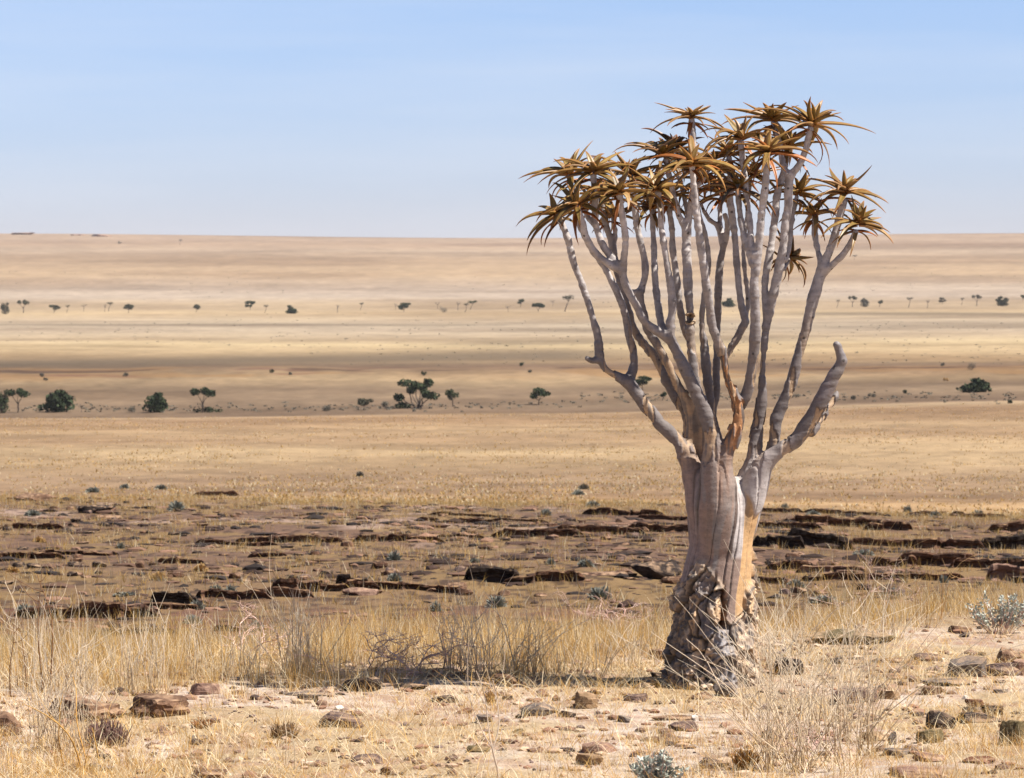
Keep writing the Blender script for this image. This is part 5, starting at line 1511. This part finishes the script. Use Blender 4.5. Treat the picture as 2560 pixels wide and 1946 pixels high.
SHRUBS = [
 (576, 1488, 42, 30, 'bluegrey', 'round blue grey shrub standing above the main ledge, roundest of its row'), (538, 1478, 40, 18, 'bluegrey', 'pale shrub just left of the roundest blue grey shrub'),
 (528, 1492, 34, 16, 'bluegrey', 'low pale shrub between the overhanging block and the roundest shrub'), (462, 1496, 46, 16, 'bluegrey', 'flat blue grey shrub on top of the overhanging block'),
 (490, 1524, 52, 24, 'bluegrey', 'grey green shrub directly under the overhanging block'), (480, 1560, 60, 26, 'bluegrey', 'wide grey shrub below the main ledge behind pale stalks'),
 (640, 1572, 42, 22, 'bluegrey', 'grey shrub behind the tall pale bush stems low on the slope'), (310, 1492, 70, 14, 'bluegrey', 'low wide grey shrub patch on the grass left of the overhanging block'),
 (60, 1530, 60, 22, 'bluegrey', 'grey shrub beside the dotted stalks at far left'), (20, 1612, 60, 28, 'bluegrey', 'grey shrub at the left edge behind white stalks'),
 (985, 1402, 46, 28, 'bluegrey', 'upper blue grey shrub of a pair left of centre'), (985, 1454, 48, 24, 'bluegrey', 'lower blue grey shrub of a pair left of centre'),
 (1186, 1408, 32, 14, 'bluegrey', 'pale shrub above the black square block'), (1376, 1412, 32, 20, 'bluegrey', 'small dense blue shrub right of the loops of dry stalks'),
 (1465, 1418, 50, 22, 'bluegrey', 'wide pale shrub above the thin ledge left of the trunk'), (1365, 1290, 36, 20, 'bluegrey', 'pale shrub high on the slope left of the trunk'),
 (1482, 1268, 40, 18, 'bluegrey', 'pale shrub on the crest left of the trunk'), (440, 1278, 50, 28, 'bluegrey', 'grey shrub on the stony slope with a dark rock below it'),
 (310, 1222, 32, 14, 'bluegrey', 'small grey shrub on the crest at left'), (400, 1224, 36, 14, 'bluegrey', 'second small grey shrub on the crest at left'), (230, 1232, 46, 14, 'bluegrey', 'pale flat shrub on the crest nearest the left edge'),
 (80, 1290, 44, 16, 'bluegrey', 'pale shrub on the white patch at far left'), (300, 1372, 24, 18, 'bluegrey', 'small blue shrub among boulders low on the stony slope'),
 (1963, 1274, 28, 18, 'bluegrey', 'grey shrub on the crest nearest right of the trunk'), (2270, 1282, 28, 20, 'bluegrey', 'darkest round shrub on the crest at right'), (2340, 1292, 34, 16, 'bluegrey', 'pale shrub right of the darkest round crest shrub'),
 (2446, 1290, 40, 16, 'bluegrey', 'pale crest shrub nearest the right edge'), (2034, 1290, 44, 14, 'bluegrey', 'low pale shrub on the crest behind the bare twigs'), (2300, 1402, 40, 22, 'bluegrey', 'blue grey shrub above the long black ledge at right'),
 (2160, 1388, 60, 16, 'bluegrey', 'low pale shrub between the ledge lines behind the bare twigs'), (2360, 1458, 30, 24, 'bluegrey', 'small blue shrub below the long black ledge at right'), (1990, 1470, 60, 26, 'bluegrey', 'wide grey shrub right of the trunk under the ledges'),
 (2060, 1510, 90, 24, 'bluegrey', 'broad grey shrub patch right of the trunk behind yellow grass'), (2240, 1486, 40, 18, 'bluegrey', 'small grey shrub behind the dry grass right of the bare twigs'),
 (1500, 1500, 70, 34, 'bluegrey', 'grey shrub behind the thorny twigs left of the trunk'), (1240, 1520, 60, 34, 'bluegrey', 'grey shrub behind the loops of dry stalks'), (1090, 1530, 44, 26, 'bluegrey', 'small grey shrub behind the purple twigs'),
 (640, 1252, 26, 8, 'bluegrey', 'tiny pale shrub beside the white patch on the crest'), (900, 1192, 24, 16, 'grey', 'lone dark shrub far out on the yellow plain'), (1445, 1238, 36, 14, 'bluegrey', 'faint shrub on the plain edge left of the trunk'), (1460, 1224, 34, 16, 'grey', 'faint reddish shrub on the plain edge left of the trunk'),
 (395, 1450, 40, 22, 'yellow', 'orange yellow tussock on the grassy slope, lower of two'), (500, 1430, 44, 22, 'yellow', 'orange yellow tussock on the grassy slope, upper of two'), (95, 1356, 40, 16, 'yellow', 'yellow tussock on the stony slope at far left'),
 (30, 1432, 40, 18, 'yellow', 'yellow tussock at the left edge under the ledge'),
]
for i, (X, Y, w, h, fo, lb) in enumerate(SHRUBS):
    dome_shrub('tussock' if fo == 'yellow' else 'shrub', X, Y, w, h, fo, lb, 700 + i, 'tussock' if fo == 'yellow' else 'shrub')
# ------------------------------------------------------------------ dry grass and dead bushes
def straw_mat(name, rough=0.7):
    m, nt, b = new_mat(name, rough, 0.25)
    col = attr(nt, 'straw')
    nt.links.new(col, b.inputs['Base Color'])
    tr = nt.nodes.new('ShaderNodeBsdfTranslucent')
    nt.links.new(col, tr.inputs['Color'])
    mx = nt.nodes.new('ShaderNodeMixShader'); mx.inputs['Fac'].default_value = 0.3
    out = nt.nodes['Material Output']
    nt.links.new(b.outputs['BSDF'], mx.inputs[1]); nt.links.new(tr.outputs['BSDF'], mx.inputs[2])
    nt.links.new(mx.outputs['Shader'], out.inputs['Surface'])
    return m
STRAW = straw_mat('dry_straw')
GOLD = srgb(208, 168, 98); PALE = srgb(232, 214, 178); OCHRE = srgb(184, 140, 82); GREYST = srgb(232, 216, 192)

def blades(base, height, azim, lean, width, colour, rng, curl=0.5, seg=3):
    """one mesh of many curved, tapering grass blades"""
    n = len(base)
    t = np.linspace(0, 1, seg + 1)
    dirx, diry = np.cos(azim), np.sin(azim)
    # lean grows along the blade
    ang = lean[:, None] * (0.35 + curl * 1.3 * t[None, :])
    ds = height[:, None] / seg
    hx = np.concatenate([np.zeros((n, 1)), np.cumsum(np.sin(ang[:, 1:]) * ds, 1)], 1)
    hz = np.concatenate([np.zeros((n, 1)), np.cumsum(np.cos(ang[:, 1:]) * ds, 1)], 1)
    P = np.stack([base[:, 0:1] + hx * dirx[:, None], base[:, 1:2] + hx * diry[:, None], base[:, 2:3] + hz], -1)
    fa = rng.uniform(0, math.pi, n)
    side = np.stack([np.cos(fa), np.sin(fa), 0 * fa], -1)
    wd = width[:, None] * (1 - 0.85 * t[None, :] ** 1.5)
    A = P - side[:, None, :] * wd[..., None] * .5; B = P + side[:, None, :] * wd[..., None] * .5
    V = np.stack([A, B], 2).reshape(-1, 3)          # n, seg+1, 2
    o = (np.arange(n) * (seg + 1) * 2)[:, None] + (np.arange(seg) * 2)[None, :]
    F = np.stack([o, o + 1, o + 3, o + 2], -1).reshape(-1, 4)
    C = np.repeat(colour, (seg + 1) * 2, axis=0)
    return V, F, C

def grass_field(name, cx, cy, hgt, per, spread, width, label, seed, gold=0.7, lean=0.35, tone=0.9, flat=False):
    rng = np.random.default_rng(seed)
    n = len(cx)
    k = np.repeat(np.arange(n), per)
    m = len(k)
    bx = cx[k] + rng.normal(0, spread, m); by = cy[k] + rng.normal(0, spread, m)
    bz = H(bx, by) - 0.01
    az = np.arctan2(by - cy[k], bx - cx[k]) + rng.normal(0, 0.9, m)
    ln = np.abs(rng.normal(lean, lean * 0.6, m)) if not flat else rng.uniform(1.15, 1.5, m)
    if flat:
        bz = bz + 0.012
    h = hgt[k] * rng.uniform(0.35, 1.15, m)
    q = rng.random(m) * 0.75 + 0.25 * rng.random(n)[k]
    c = np.where((q < gold)[:, None], GOLD, np.where((q < gold + (1 - gold) * .6)[:, None], PALE, OCHRE)) * rng.uniform(0.78, 1.12, m)[:, None]
    V, F, C = blades(np.stack([bx, by, bz], -1), h, az, ln, width * rng.uniform(.6, 1.3, m), c, rng)
    tag(mesh_np(name, V, F, STRAW, colors={'straw': np.clip(C * tone, 0, .9)}), label, 'grass', kind='stuff')

def scatter(n, dmin, dmax, tmin, tmax, dens, seed):
    rng = np.random.default_rng(seed)
    d = np.sqrt(rng.uniform(dmin ** 2, dmax ** 2, n)); x = rng.uniform(tmin, tmax, n) * d
    k = rng.random(n) < dens(x, d)
    return x[k], d[k]

def px_of(x, d):
    return 1280 + x / d * FPX * 1.0005

# belt of tall grass along the crest of the ridge
def belt(x, d):
    X = px_of(x, d)
    front = np.interp(X, [-200, 250, 520, 700, 1150, 1400, 1560, 1680, 1850, 1960, 2100, 2300, 2450, 2700], [23.6, 24.0, 24.7, 25.3, 25.35, 25.6, 26.0, 26.8, 27.0, 27.2, 28.4, 28.6, 30.0, 31.2])
    front = front + 1.7 * (vnoise(x * 1.9, d * 0.0, 3.0, 201) - 0.5)
    a = sstep(-0.15, 0.5, d - front) * (1 - 0.75 * sstep(33.0, 36.0, d))
    hole = (1 - 0.8 * np.exp(-(((X - 310) / 150) ** 2 + ((d - 24.1) / 0.9) ** 2)))
    return a * (0.15 + 1.3 * sstep(0.3, 0.7, fbm(x * 1.5, d * 1.5, 0, 202, 3))) * hole
x, d = scatter(3700, 22.5, 37, -0.185, 0.185, belt, 41)
X = px_of(x, d)
hh = np.where(X < 1500, 0.36, 0.29) * (0.5 + 0.95 * fbm(x * 1.7, d * 1.7, 0, 203, 3)) * np.random.default_rng(9).uniform(.65, 1.2, len(x)) * (0.75 + 0.25 * sstep(24.5, 26.5, d))
grass_field('tall_dry_grass', x, d, hh, 28, 0.06, 0.0034, 'tall golden dry grass along the crest of the ridge', 42, gold=0.52, lean=0.45)

# short grass and stubble in the near ground
def near(x, d):
    X = px_of(x, d)
    a = 0.10 + 0.5 * sstep(21.4, 20.2, d) * np.maximum(np.exp(-((X - 150) / 330) ** 2), np.exp(-((X - 1420) / 190) ** 2) * .9)
    a = a + 0.55 * np.exp(-((X - 2050) / 260) ** 2) * sstep(22.2, 20.6, d) + 0.35 * sstep(1000, 0, X) * sstep(23.6, 22.0, d) * .6 + .4 * sstep(2350, 2560, X) * sstep(22.5, 21, d)
    return a * (0.25 + 1.2 * sstep(0.42, 0.6, fbm(x * 1.6, d * 1.6, 0, 204, 3)))
x, d = scatter(8200, 18.6, 26.5, -0.19, 0.19, near, 43)
grass_field('short_dry_grass', x, d, 0.05 + 0.13 * np.random.default_rng(3).random(len(x)), 20, 0.045, 0.0035, 'short pale dry grass on the near sand', 44, gold=0.5, lean=0.5, tone=1.0)

# loose straw lying on the sand
x, d = scatter(6800, 18.8, 30, -0.18, 0.18, lambda x, d: 0.15 + 0.85 * sstep(0.4, 0.62, fbm(x * 1.1, d * 1.6, 0, 205, 3)), 45)
grass_field('loose_straw', x, d, 0.10 + 0.22 * np.random.default_rng(4).random(len(x)), 7, 0.12, 0.0035, 'loose straw lying on the sand', 46, gold=0.35, flat=True, tone=1.0)

# grass on the stony slope behind
def slope_d(x, d):
    n = 0.6 * fbm(x * 1.3, d * 0.8, 0, 32, 4) + 0.4 * fbm(x * 0.4, d * 0.3, 0, 34, 3)
    a = sstep(0.42, 0.55, n) + 0.9 * sstep(44, 50, d) * (1 - sstep(62, 76, d)) * .7 + sstep(112, 140, d)
    return np.clip(a, 0.04, 1) * sstep(33, 36, d) * (1 - 0.62 * sstep(40, 52, d) * (1 - sstep(112, 140, d)))
x, d = scatter(15000, 33, 160, -0.175, 0.175, slope_d, 47)
grass_field('slope_grass', x, d, 0.13 + 0.20 * np.random.default_rng(5).random(len(x)), 12, 0.13, 0.013, 'yellow dry grass growing on the stony slope', 48, gold=0.62, lean=0.55, tone=0.66)

# tussocks of the plain below the slope, getting smaller with distance
def plain_d(x, d):
    return 0.25 + 0.75 * sstep(0.4, 0.6, fbm(x * 0.05, d * 0.02, 0, 206, 3))
rngp = np.random.default_rng(50)
ld = np.exp(rngp.uniform(math.log(150), math.log(640), 20000)); xx = rngp.uniform(-0.17, 0.17, 20000) * ld
kp = rngp.random(20000) < plain_d(xx, ld)
xx, ld = xx[kp], ld[kp]
grass_field('plain_grass', xx, ld, (0.12 + 0.18 * rngp.random(len(xx))) * (0.8 + ld / 900), 4, 0.22, 0.10, 'straw coloured tussocks dotted over the plain', 51, gold=0.6, lean=0.7, tone=0.70)

# ---- dead bushes of bare stalks
def stalk_bush(name, roots, n, hmin, hmax, spread, label, seed, cat='bush', colour=GREYST, r0=0.0036, group='bushes of bare pale stalks', twig=0.5, wig=0.05, droop=0.25, aim=None):
    """roots: list of (X, Y, weight) in the photograph; stalks rise from the roots, sway and fork"""
    rng = np.random.default_rng(seed)
    R0 = [ground_hit(q[0], q[1]) for q in roots]
    w = np.array([q[2] for q in roots], float); w /= w.sum()
    L = []; cols = []
    def add(P, ra, rb, t0=0.0):
        V, F = tube(P, np.linspace(ra, rb, len(P)), 4)
        tt = np.repeat(np.linspace(t0, 1, len(P)), 4)[:, None]
        low = colour * np.array([.80, .68, .50])
        L.append((V, F)); cols.append((low + (colour - low) * np.clip(tt * 1.5, 0, 1)) * rng.uniform(.72, 1.1))
    for i in range(n):
        p = R0[rng.choice(len(R0), p=w)] + np.array([rng.normal(0, .05), rng.normal(0, .05), -0.03])
        h = rng.uniform(hmin, hmax) * (0.55 + 0.45 * rng.random())
        a = rng.uniform(0, 6.28)
        out = abs(rng.normal(0, spread)) * h
        dx, dy = math.cos(a) * out, math.sin(a) * out * 0.7
        if aim is not None: dx += aim[0] * h * rng.random(); 
        k = 9
        t = np.linspace(0, 1, k)
        e = rng.uniform(.7, 1.9)
        P = np.stack([p[0] + dx * t ** e, p[1] + dy * t ** e, p[2] + h * (t - droop * rng.random() * t ** 3)], -1)
        ph = rng.uniform(0, 6.28, 3); fr = rng.uniform(3, 7)
        P[:, 0] += wig * h * np.sin(fr * t + ph[0]) * t; P[:, 1] += wig * h * np.sin(fr * t + ph[1]) * t
        rs = r0 * rng.uniform(.6, 1.2)
        add(P, rs, rs * .35)
        if rng.random() < twig:
            for _ in range(rng.integers(1, 4)):
                j = rng.integers(3, k - 1)
                q = P[j]; Lr = h * rng.uniform(.15, .45)
                b = rng.uniform(0, 6.28)
                e = q + np.array([math.cos(b) * Lr * .6, math.sin(b) * Lr * .4, Lr * rng.uniform(.4, .95)])
                tt = np.linspace(0, 1, 5)[:, None]
                Pt = q + (e - q) * tt + np.array([0, 0, -1]) * (Lr * .12) * np.sin(tt * math.pi) + rng.normal(0, Lr * .03, (5, 3)) * tt
                add(Pt, rs * .6, rs * .25, .5)
    V, F = join(L)
    org = np.array(R0[0])
    o = mesh_np(name, V - org, F, STRAW, smooth=True, colors={'straw': np.concatenate(cols)})
    o.location = org
    tag(o, label, cat, group)
    return o
stalk_bush('dry_bush', [(2010, 1930, 3), (2080, 1905, 2), (1960, 1890, 2), (2110, 1850, 1), (1900, 1870, 1.2), (2030, 1840, 2), (1920, 1925, 1.5), (2150, 1890, 1), (1880, 1800, .8), (1960, 1800, 1), (2160, 1860, 1.4), (2110, 1930, 1.2)], 190, .5, 1.5, .58, 'biggest pale dry bush of arching stalks in front right of the quiver tree', 801)
stalk_bush('dry_bush', [(735, 1695, 2), (770, 1690, 1)], 64, .5, 1.2, .30, 'tall pale dry bush on the ridge with the reddish ledge behind it', 802)
stalk_bush('dry_bush', [(1200, 1700, 2), (1130, 1690, 1), (1280, 1695, 1.5), (1340, 1690, .6)], 84, .45, 1.05, .38, 'pale dry bush with tall looping stalks midway between thorny twigs and trunk', 803, droop=.4)
stalk_bush('dry_bush', [(1180, 1690, 1)], 5, 1.25, 1.5, .12, 'few tallest looping stalks rising above the dry bush near the black square block', 804, droop=.3, wig=.08)
stalk_bush('dry_bush', [(150, 1880, 2), (100, 1860, 1), (200, 1890, 1)], 58, .6, 1.1, .34, 'white stalked dry bush in front of the layered outcrop at the left', 805)
stalk_bush('dry_bush', [(60, 1720, 1), (130, 1730, 1.4), (200, 1735, 1)], 66, .45, 1.05, .30, 'white stalked dry bush behind the layered outcrop at far left', 806)
stalk_bush('dry_bush', [(330, 1730, 1), (390, 1735, 1)], 44, .45, .95, .30, 'thin pale stalks growing out behind the top of the layered outcrop', 807)
stalk_bush('dry_bush', [(560, 1700, 1), (480, 1700, 1), (620, 1698, 1)], 40, .35, .8, .36, 'loose low stalks between the layered outcrop and the tall pale bush', 808)
stalk_bush('dry_bush', [(1500, 1690, 1), (1420, 1690, 1), (1580, 1668, 1)], 46, .3, .62, .4, 'low dry stalks in the grass just left of the flaking trunk', 809)
stalk_bush('dry_bush', [(1930, 1680, 1), (2000, 1640, 1.2), (2140, 1640, 1), (2240, 1600, 1)], 70, .35, .8, .42, 'thin curved stalks behind the biggest pale bush around the large low rock', 810)
stalk_bush('dry_bush', [(2150, 1560, 1)], 10, 1.0, 1.45, .30, 'tall sparse arching stalks behind the large low layered rock', 811, colour=srgb(190, 160, 120), droop=.5, twig=.8)
stalk_bush('dry_bush', [(2290, 1560, 1), (2340, 1550, 1)], 9, .6, 1.1, .42, 'sparse stalks bending right toward the silver shrub', 812, colour=srgb(200, 160, 110), droop=.6)
stalk_bush('dry_bush', [(720, 1930, 1)], 5, .3, .85, .10, 'single thin pale stalks standing in front of the dark dead tussock', 813, twig=.3)
stalk_bush('dry_bush', [(195, 1935, 1), (240, 1925, 1)], 6, .4, .75, .42, 'few thick golden stalks leaning right near the bottom left corner', 814, colour=srgb(222, 178, 104), r0=.006)
# stalks with dry seed heads at the far left
stalk_bush('seed_stalk', [(55, 1735, 1), (95, 1735, 1), (20, 1740, 1)], 4, 1.0, 1.35, .06, 'dotted brown seed stalks at the far left edge', 815, cat='plant', colour=srgb(150, 112, 80), r0=.005, twig=1.0)

# forked white seedling in front
def seedling():
    b = ground_hit(1246, 1946)
    L = []
    dd = b[1]
    def pt(X, Y): return at(X, Y, dd) - b
    def st(lst, ra, rb):
        P = np.array([pt(*q) for q in lst]); P[:, 1] += 0.02 * np.sin(np.arange(len(P)) + ra * 1000)
        L.append(tube(P, np.linspace(ra, rb, len(P)), 6))
    st([(1247, 1952), (1243, 1920), (1236, 1895), (1231, 1872)], .0075, .006)
    st([(1231, 1872), (1224, 1840), (1219, 1800), (1216, 1765), (1211, 1735)], .005, .003)
    st([(1231, 1872), (1244, 1835), (1249, 1800), (1244, 1762), (1238, 1728), (1232, 1700)], .005, .003)
    st([(1229, 1868), (1208, 1832), (1194, 1800), (1180, 1768), (1170, 1722), (1168, 1660), (1172, 1600)], .004, .002)
    st([(1232, 1870), (1250, 1850), (1255, 1820)], .004, .002)
    st([(1211, 1735), (1200, 1700), (1190, 1676)], .003, .002); st([(1238, 1728), (1256, 1690), (1262, 1640), (1264, 1590)], .003, .0015)
    st([(1240, 1742), (1226, 1716), (1222, 1690)], .003, .002); st([(1216, 1765), (1196, 1730), (1186, 1705)], .003, .002); st([(1236, 1718), (1268, 1690)], .002, .0012)
    V, F = join(L)
    o = mesh_np('seedling', V, F, STRAW, smooth=True, colors={'straw': np.repeat(srgb(214, 196, 176)[None], len(V), 0)})
    o.location = b
    tag(o, 'forked leafless white seedling standing alone on the near sand', 'plant')
seedling()

# ---- thorny purple grey twig bushes
TWIG, _nt, _b = new_mat('thorn_twig', 0.8, 0.2)
_n1 = noise(_nt, 12.0, 3)
_nt.links.new(mix(_nt, maprange(_nt, _n1.outputs['Fac'], .35, .65, 0, 1), srgb(176, 134, 118), srgb(232, 204, 188)), _b.inputs['Base Color'])
def twig_bush(X, Y, w, h, n, label, seed):
    rng = np.random.default_rng(seed)
    b = ground_hit(X, Y); W = w * b[1] / FPX; Hh = h * b[1] / FPX
    L = []
    def grow(p, dr, ln, r, lev):
        k = 4
        P = [p]
        for i in range(k):
            dr = dr + rng.normal(0, .34, 3); dr[2] = dr[2] * .75 + 0.05; dr /= np.linalg.norm(dr)
            p = p + dr * ln / k
            P.append(p)
        L.append(tube(np.array(P), np.linspace(r, r * .6, k + 1), 4))
        if lev > 0:
            for _ in range(3):
                j = rng.integers(2, k + 1)
                q = rng.normal(0, 1, 3); q[2] = abs(q[2]) * .5; q /= np.linalg.norm(q)
                nd = dr * .6 + q * .9; nd /= np.linalg.norm(nd)
                grow(P[j], nd, ln * rng.uniform(.45, .8), r * .6, lev - 1)
    for i in range(n):
        a = rng.uniform(0, 6.28)
        p = np.array([rng.normal(0, W * .22), rng.normal(0, W * .1), -.02])
        dr = np.array([math.cos(a) * .8, math.sin(a) * .6, rng.uniform(.5, 1.1)]); dr /= np.linalg.norm(dr)
        grow(p, dr, Hh * rng.uniform(.4, .7), .0075, 3)
    V, F = join(L)
    o = mesh_np('thorn_bush', V, F, TWIG, smooth=True)
    o.location = b
    tag(o, label, 'bush', 'leafless thorny bushes')
twig_bush(905, 1690, 210, 165, 7, 'purple grey thorny twig bush above the blocky black boulder', 851)
twig_bush(1040, 1690, 180, 175, 5, 'thorny twig bush beside the loops of dry stalks above the long low black rock', 852)
twig_bush(1560, 1570, 170, 150, 6, 'whitish thorny twig bush left of the trunk under the black domed boulder', 853)
twig_bush(610, 1640, 150, 150, 5, 'thin reddish twig bush left behind the tall pale bush', 854)
twig_bush(2160, 1540, 130, 210, 3, 'upright bare twigs right of the trunk behind the yellow grass', 855)
twig_bush(2010, 1905, 120, 120, 3, 'short dark twigs at the root of the biggest pale bush', 856)

# ---- dead tussocks
def dead_tussock(X, Y, w, h, n, dark, label, seed):
    rng = np.random.default_rng(seed)
    b = ground_hit(X, Y); W = w * b[1] / FPX; Hh = h * b[1] / FPX
    L, cols = [], []
    for i in range(n):
        a = rng.uniform(0, 6.28); rr = rng.random() ** .5
        p = np.array([math.cos(a) * rr * W * .3, math.sin(a) * rr * W * .2, -.01])
        e = np.array([math.cos(a) * rr * W * .5, math.sin(a) * rr * W * .35, Hh * rng.uniform(.5, 1.0) * (1 - .35 * rr)]) + np.array([rng.normal(0, .02), rng.normal(0, .02), 0])
        mpt = (p + e) / 2 + rng.normal(0, .012, 3)
        V, F = tube(np.array([p, mpt, e]), np.array([.006, .005, .002]), 4)
        L.append((V, F)); cols.append(np.repeat((dark * rng.uniform(.9, 2.2))[None], len(V), 0))
    V, F = join(L)
    o = mesh_np('dead_tussock', V, F, STRAW, colors={'straw': np.concatenate(cols)})
    o.location = b
    tag(o, label, 'tussock', 'dead dark tussocks')
dead_tussock(262, 1868, 120, 84, 230, srgb(112, 88, 80), 'large purple brown dead tussock below the layered outcrop', 871)
dead_tussock(712, 1846, 74, 50, 130, srgb(120, 96, 70), 'round dark dead tussock behind the single pale stalks on sand', 872)
dead_tussock(505, 1822, 46, 34, 60, srgb(128, 90, 54), 'small orange brown dead tussock right below the layered outcrop', 873)
dead_tussock(1226, 1758, 30, 40, 40, srgb(140, 108, 66), 'small golden tuft in the fork behind the white seedling', 874)
dead_tussock(1862, 1925, 60, 70, 110, srgb(140, 104, 58), 'orange golden tuft left of the biggest pale bush', 875)

# ---- silver leaved saltbushes
SILVER = leaf_mat('silver_leaf', ((0.28, 0.30, 0.25), (0.50, 0.51, 0.44)), 0.7, 14.0)
def silver_bush(X, Y, w, h, stems, leafl, label, seed):
    rng = np.random.default_rng(seed)
    b = ground_hit(X, Y); W = w * b[1] / FPX; Hh = h * b[1] / FPX
    o = empty('silver_bush', b); tag(o, label, 'shrub')
    SL, LV = [], []
    for i in range(stems):
        a = rng.uniform(0, 6.28)
        e = np.array([rng.uniform(-.5, .5) * W, rng.uniform(-.3, .3) * W, Hh * rng.uniform(.55, 1.0)])
        e[2] *= 1 - .5 * (abs(e[0]) / (W * .5)) ** 2 * .8
        p = np.array([e[0] * .25, e[1] * .25, -.02])
        t = np.linspace(0, 1, 6)[:, None]
        P = p + (e - p) * t + rng.normal(0, .012, (6, 3)) * t
        SL.append(tube(P, np.linspace(.005, .002, 6), 4))
        nl = 34
        for j in range(nl):
            s = rng.uniform(.3, 1.0); q = p + (e - p) * s
            u = rng.normal(size=3); u[2] = u[2] * .5 + .75; u /= np.linalg.norm(u)
            k = np.cross(u, rng.normal(size=3)); k /= np.linalg.norm(k)
            l = leafl * rng.uniform(.6, 1.2); wd = l * .27
            nn = np.cross(u, k) * l * .10
            LV.append(np.array([q, q + u * l * .5 + k * wd + nn, q + u * l, q + u * l * .5 - k * wd + nn]))
    V, F = join(SL); mesh_np('stems', V, F, TWIG, smooth=True, parent=o)
    V = np.concatenate(LV); mesh_np('foliage', V, np.arange(len(V)).reshape(-1, 4), SILVER, parent=o)
silver_bush(2500, 1585, 185, 112, 46, .034, 'silver leaved shrub standing on the ridge at the right edge', 881)
silver_bush(1648, 1978, 140, 108, 24, .042, 'silver green succulent leaved plant at the bottom edge below the quiver tree', 882)

# ------------------------------------------------------------------ dry air between the ridge and the far hills
def build_haze():
    x0, x1, y0, y1, z0, z1 = -5300, 5300, -460, 7800, -28.5, 93.0
    V = np.array([(x, y, z) for x in (x0, x1) for y in (y0, y1) for z in (z0, z1)], float)
    F = np.array([(0, 1, 3, 2), (4, 6, 7, 5), (0, 4, 5, 1), (2, 3, 7, 6), (0, 2, 6, 4), (1, 5, 7, 3)])
    m = bpy.data.materials.new('haze_air'); m.use_nodes = True
    nt = m.node_tree
    for n in list(nt.nodes): nt.nodes.remove(n)
    out = nt.nodes.new('ShaderNodeOutputMaterial'); pv = nt.nodes.new('ShaderNodeVolumePrincipled')
    pv.inputs['Color'].default_value = (0.93, 0.91, 0.94, 1)
    pv.inputs['Density'].default_value = 3.2e-5
    nt.links.new(pv.outputs['Volume'], out.inputs['Volume'])
    tag(mesh_np('haze', V, F, m), 'thin dry haze over the plain', 'haze', kind='stuff')
build_haze()
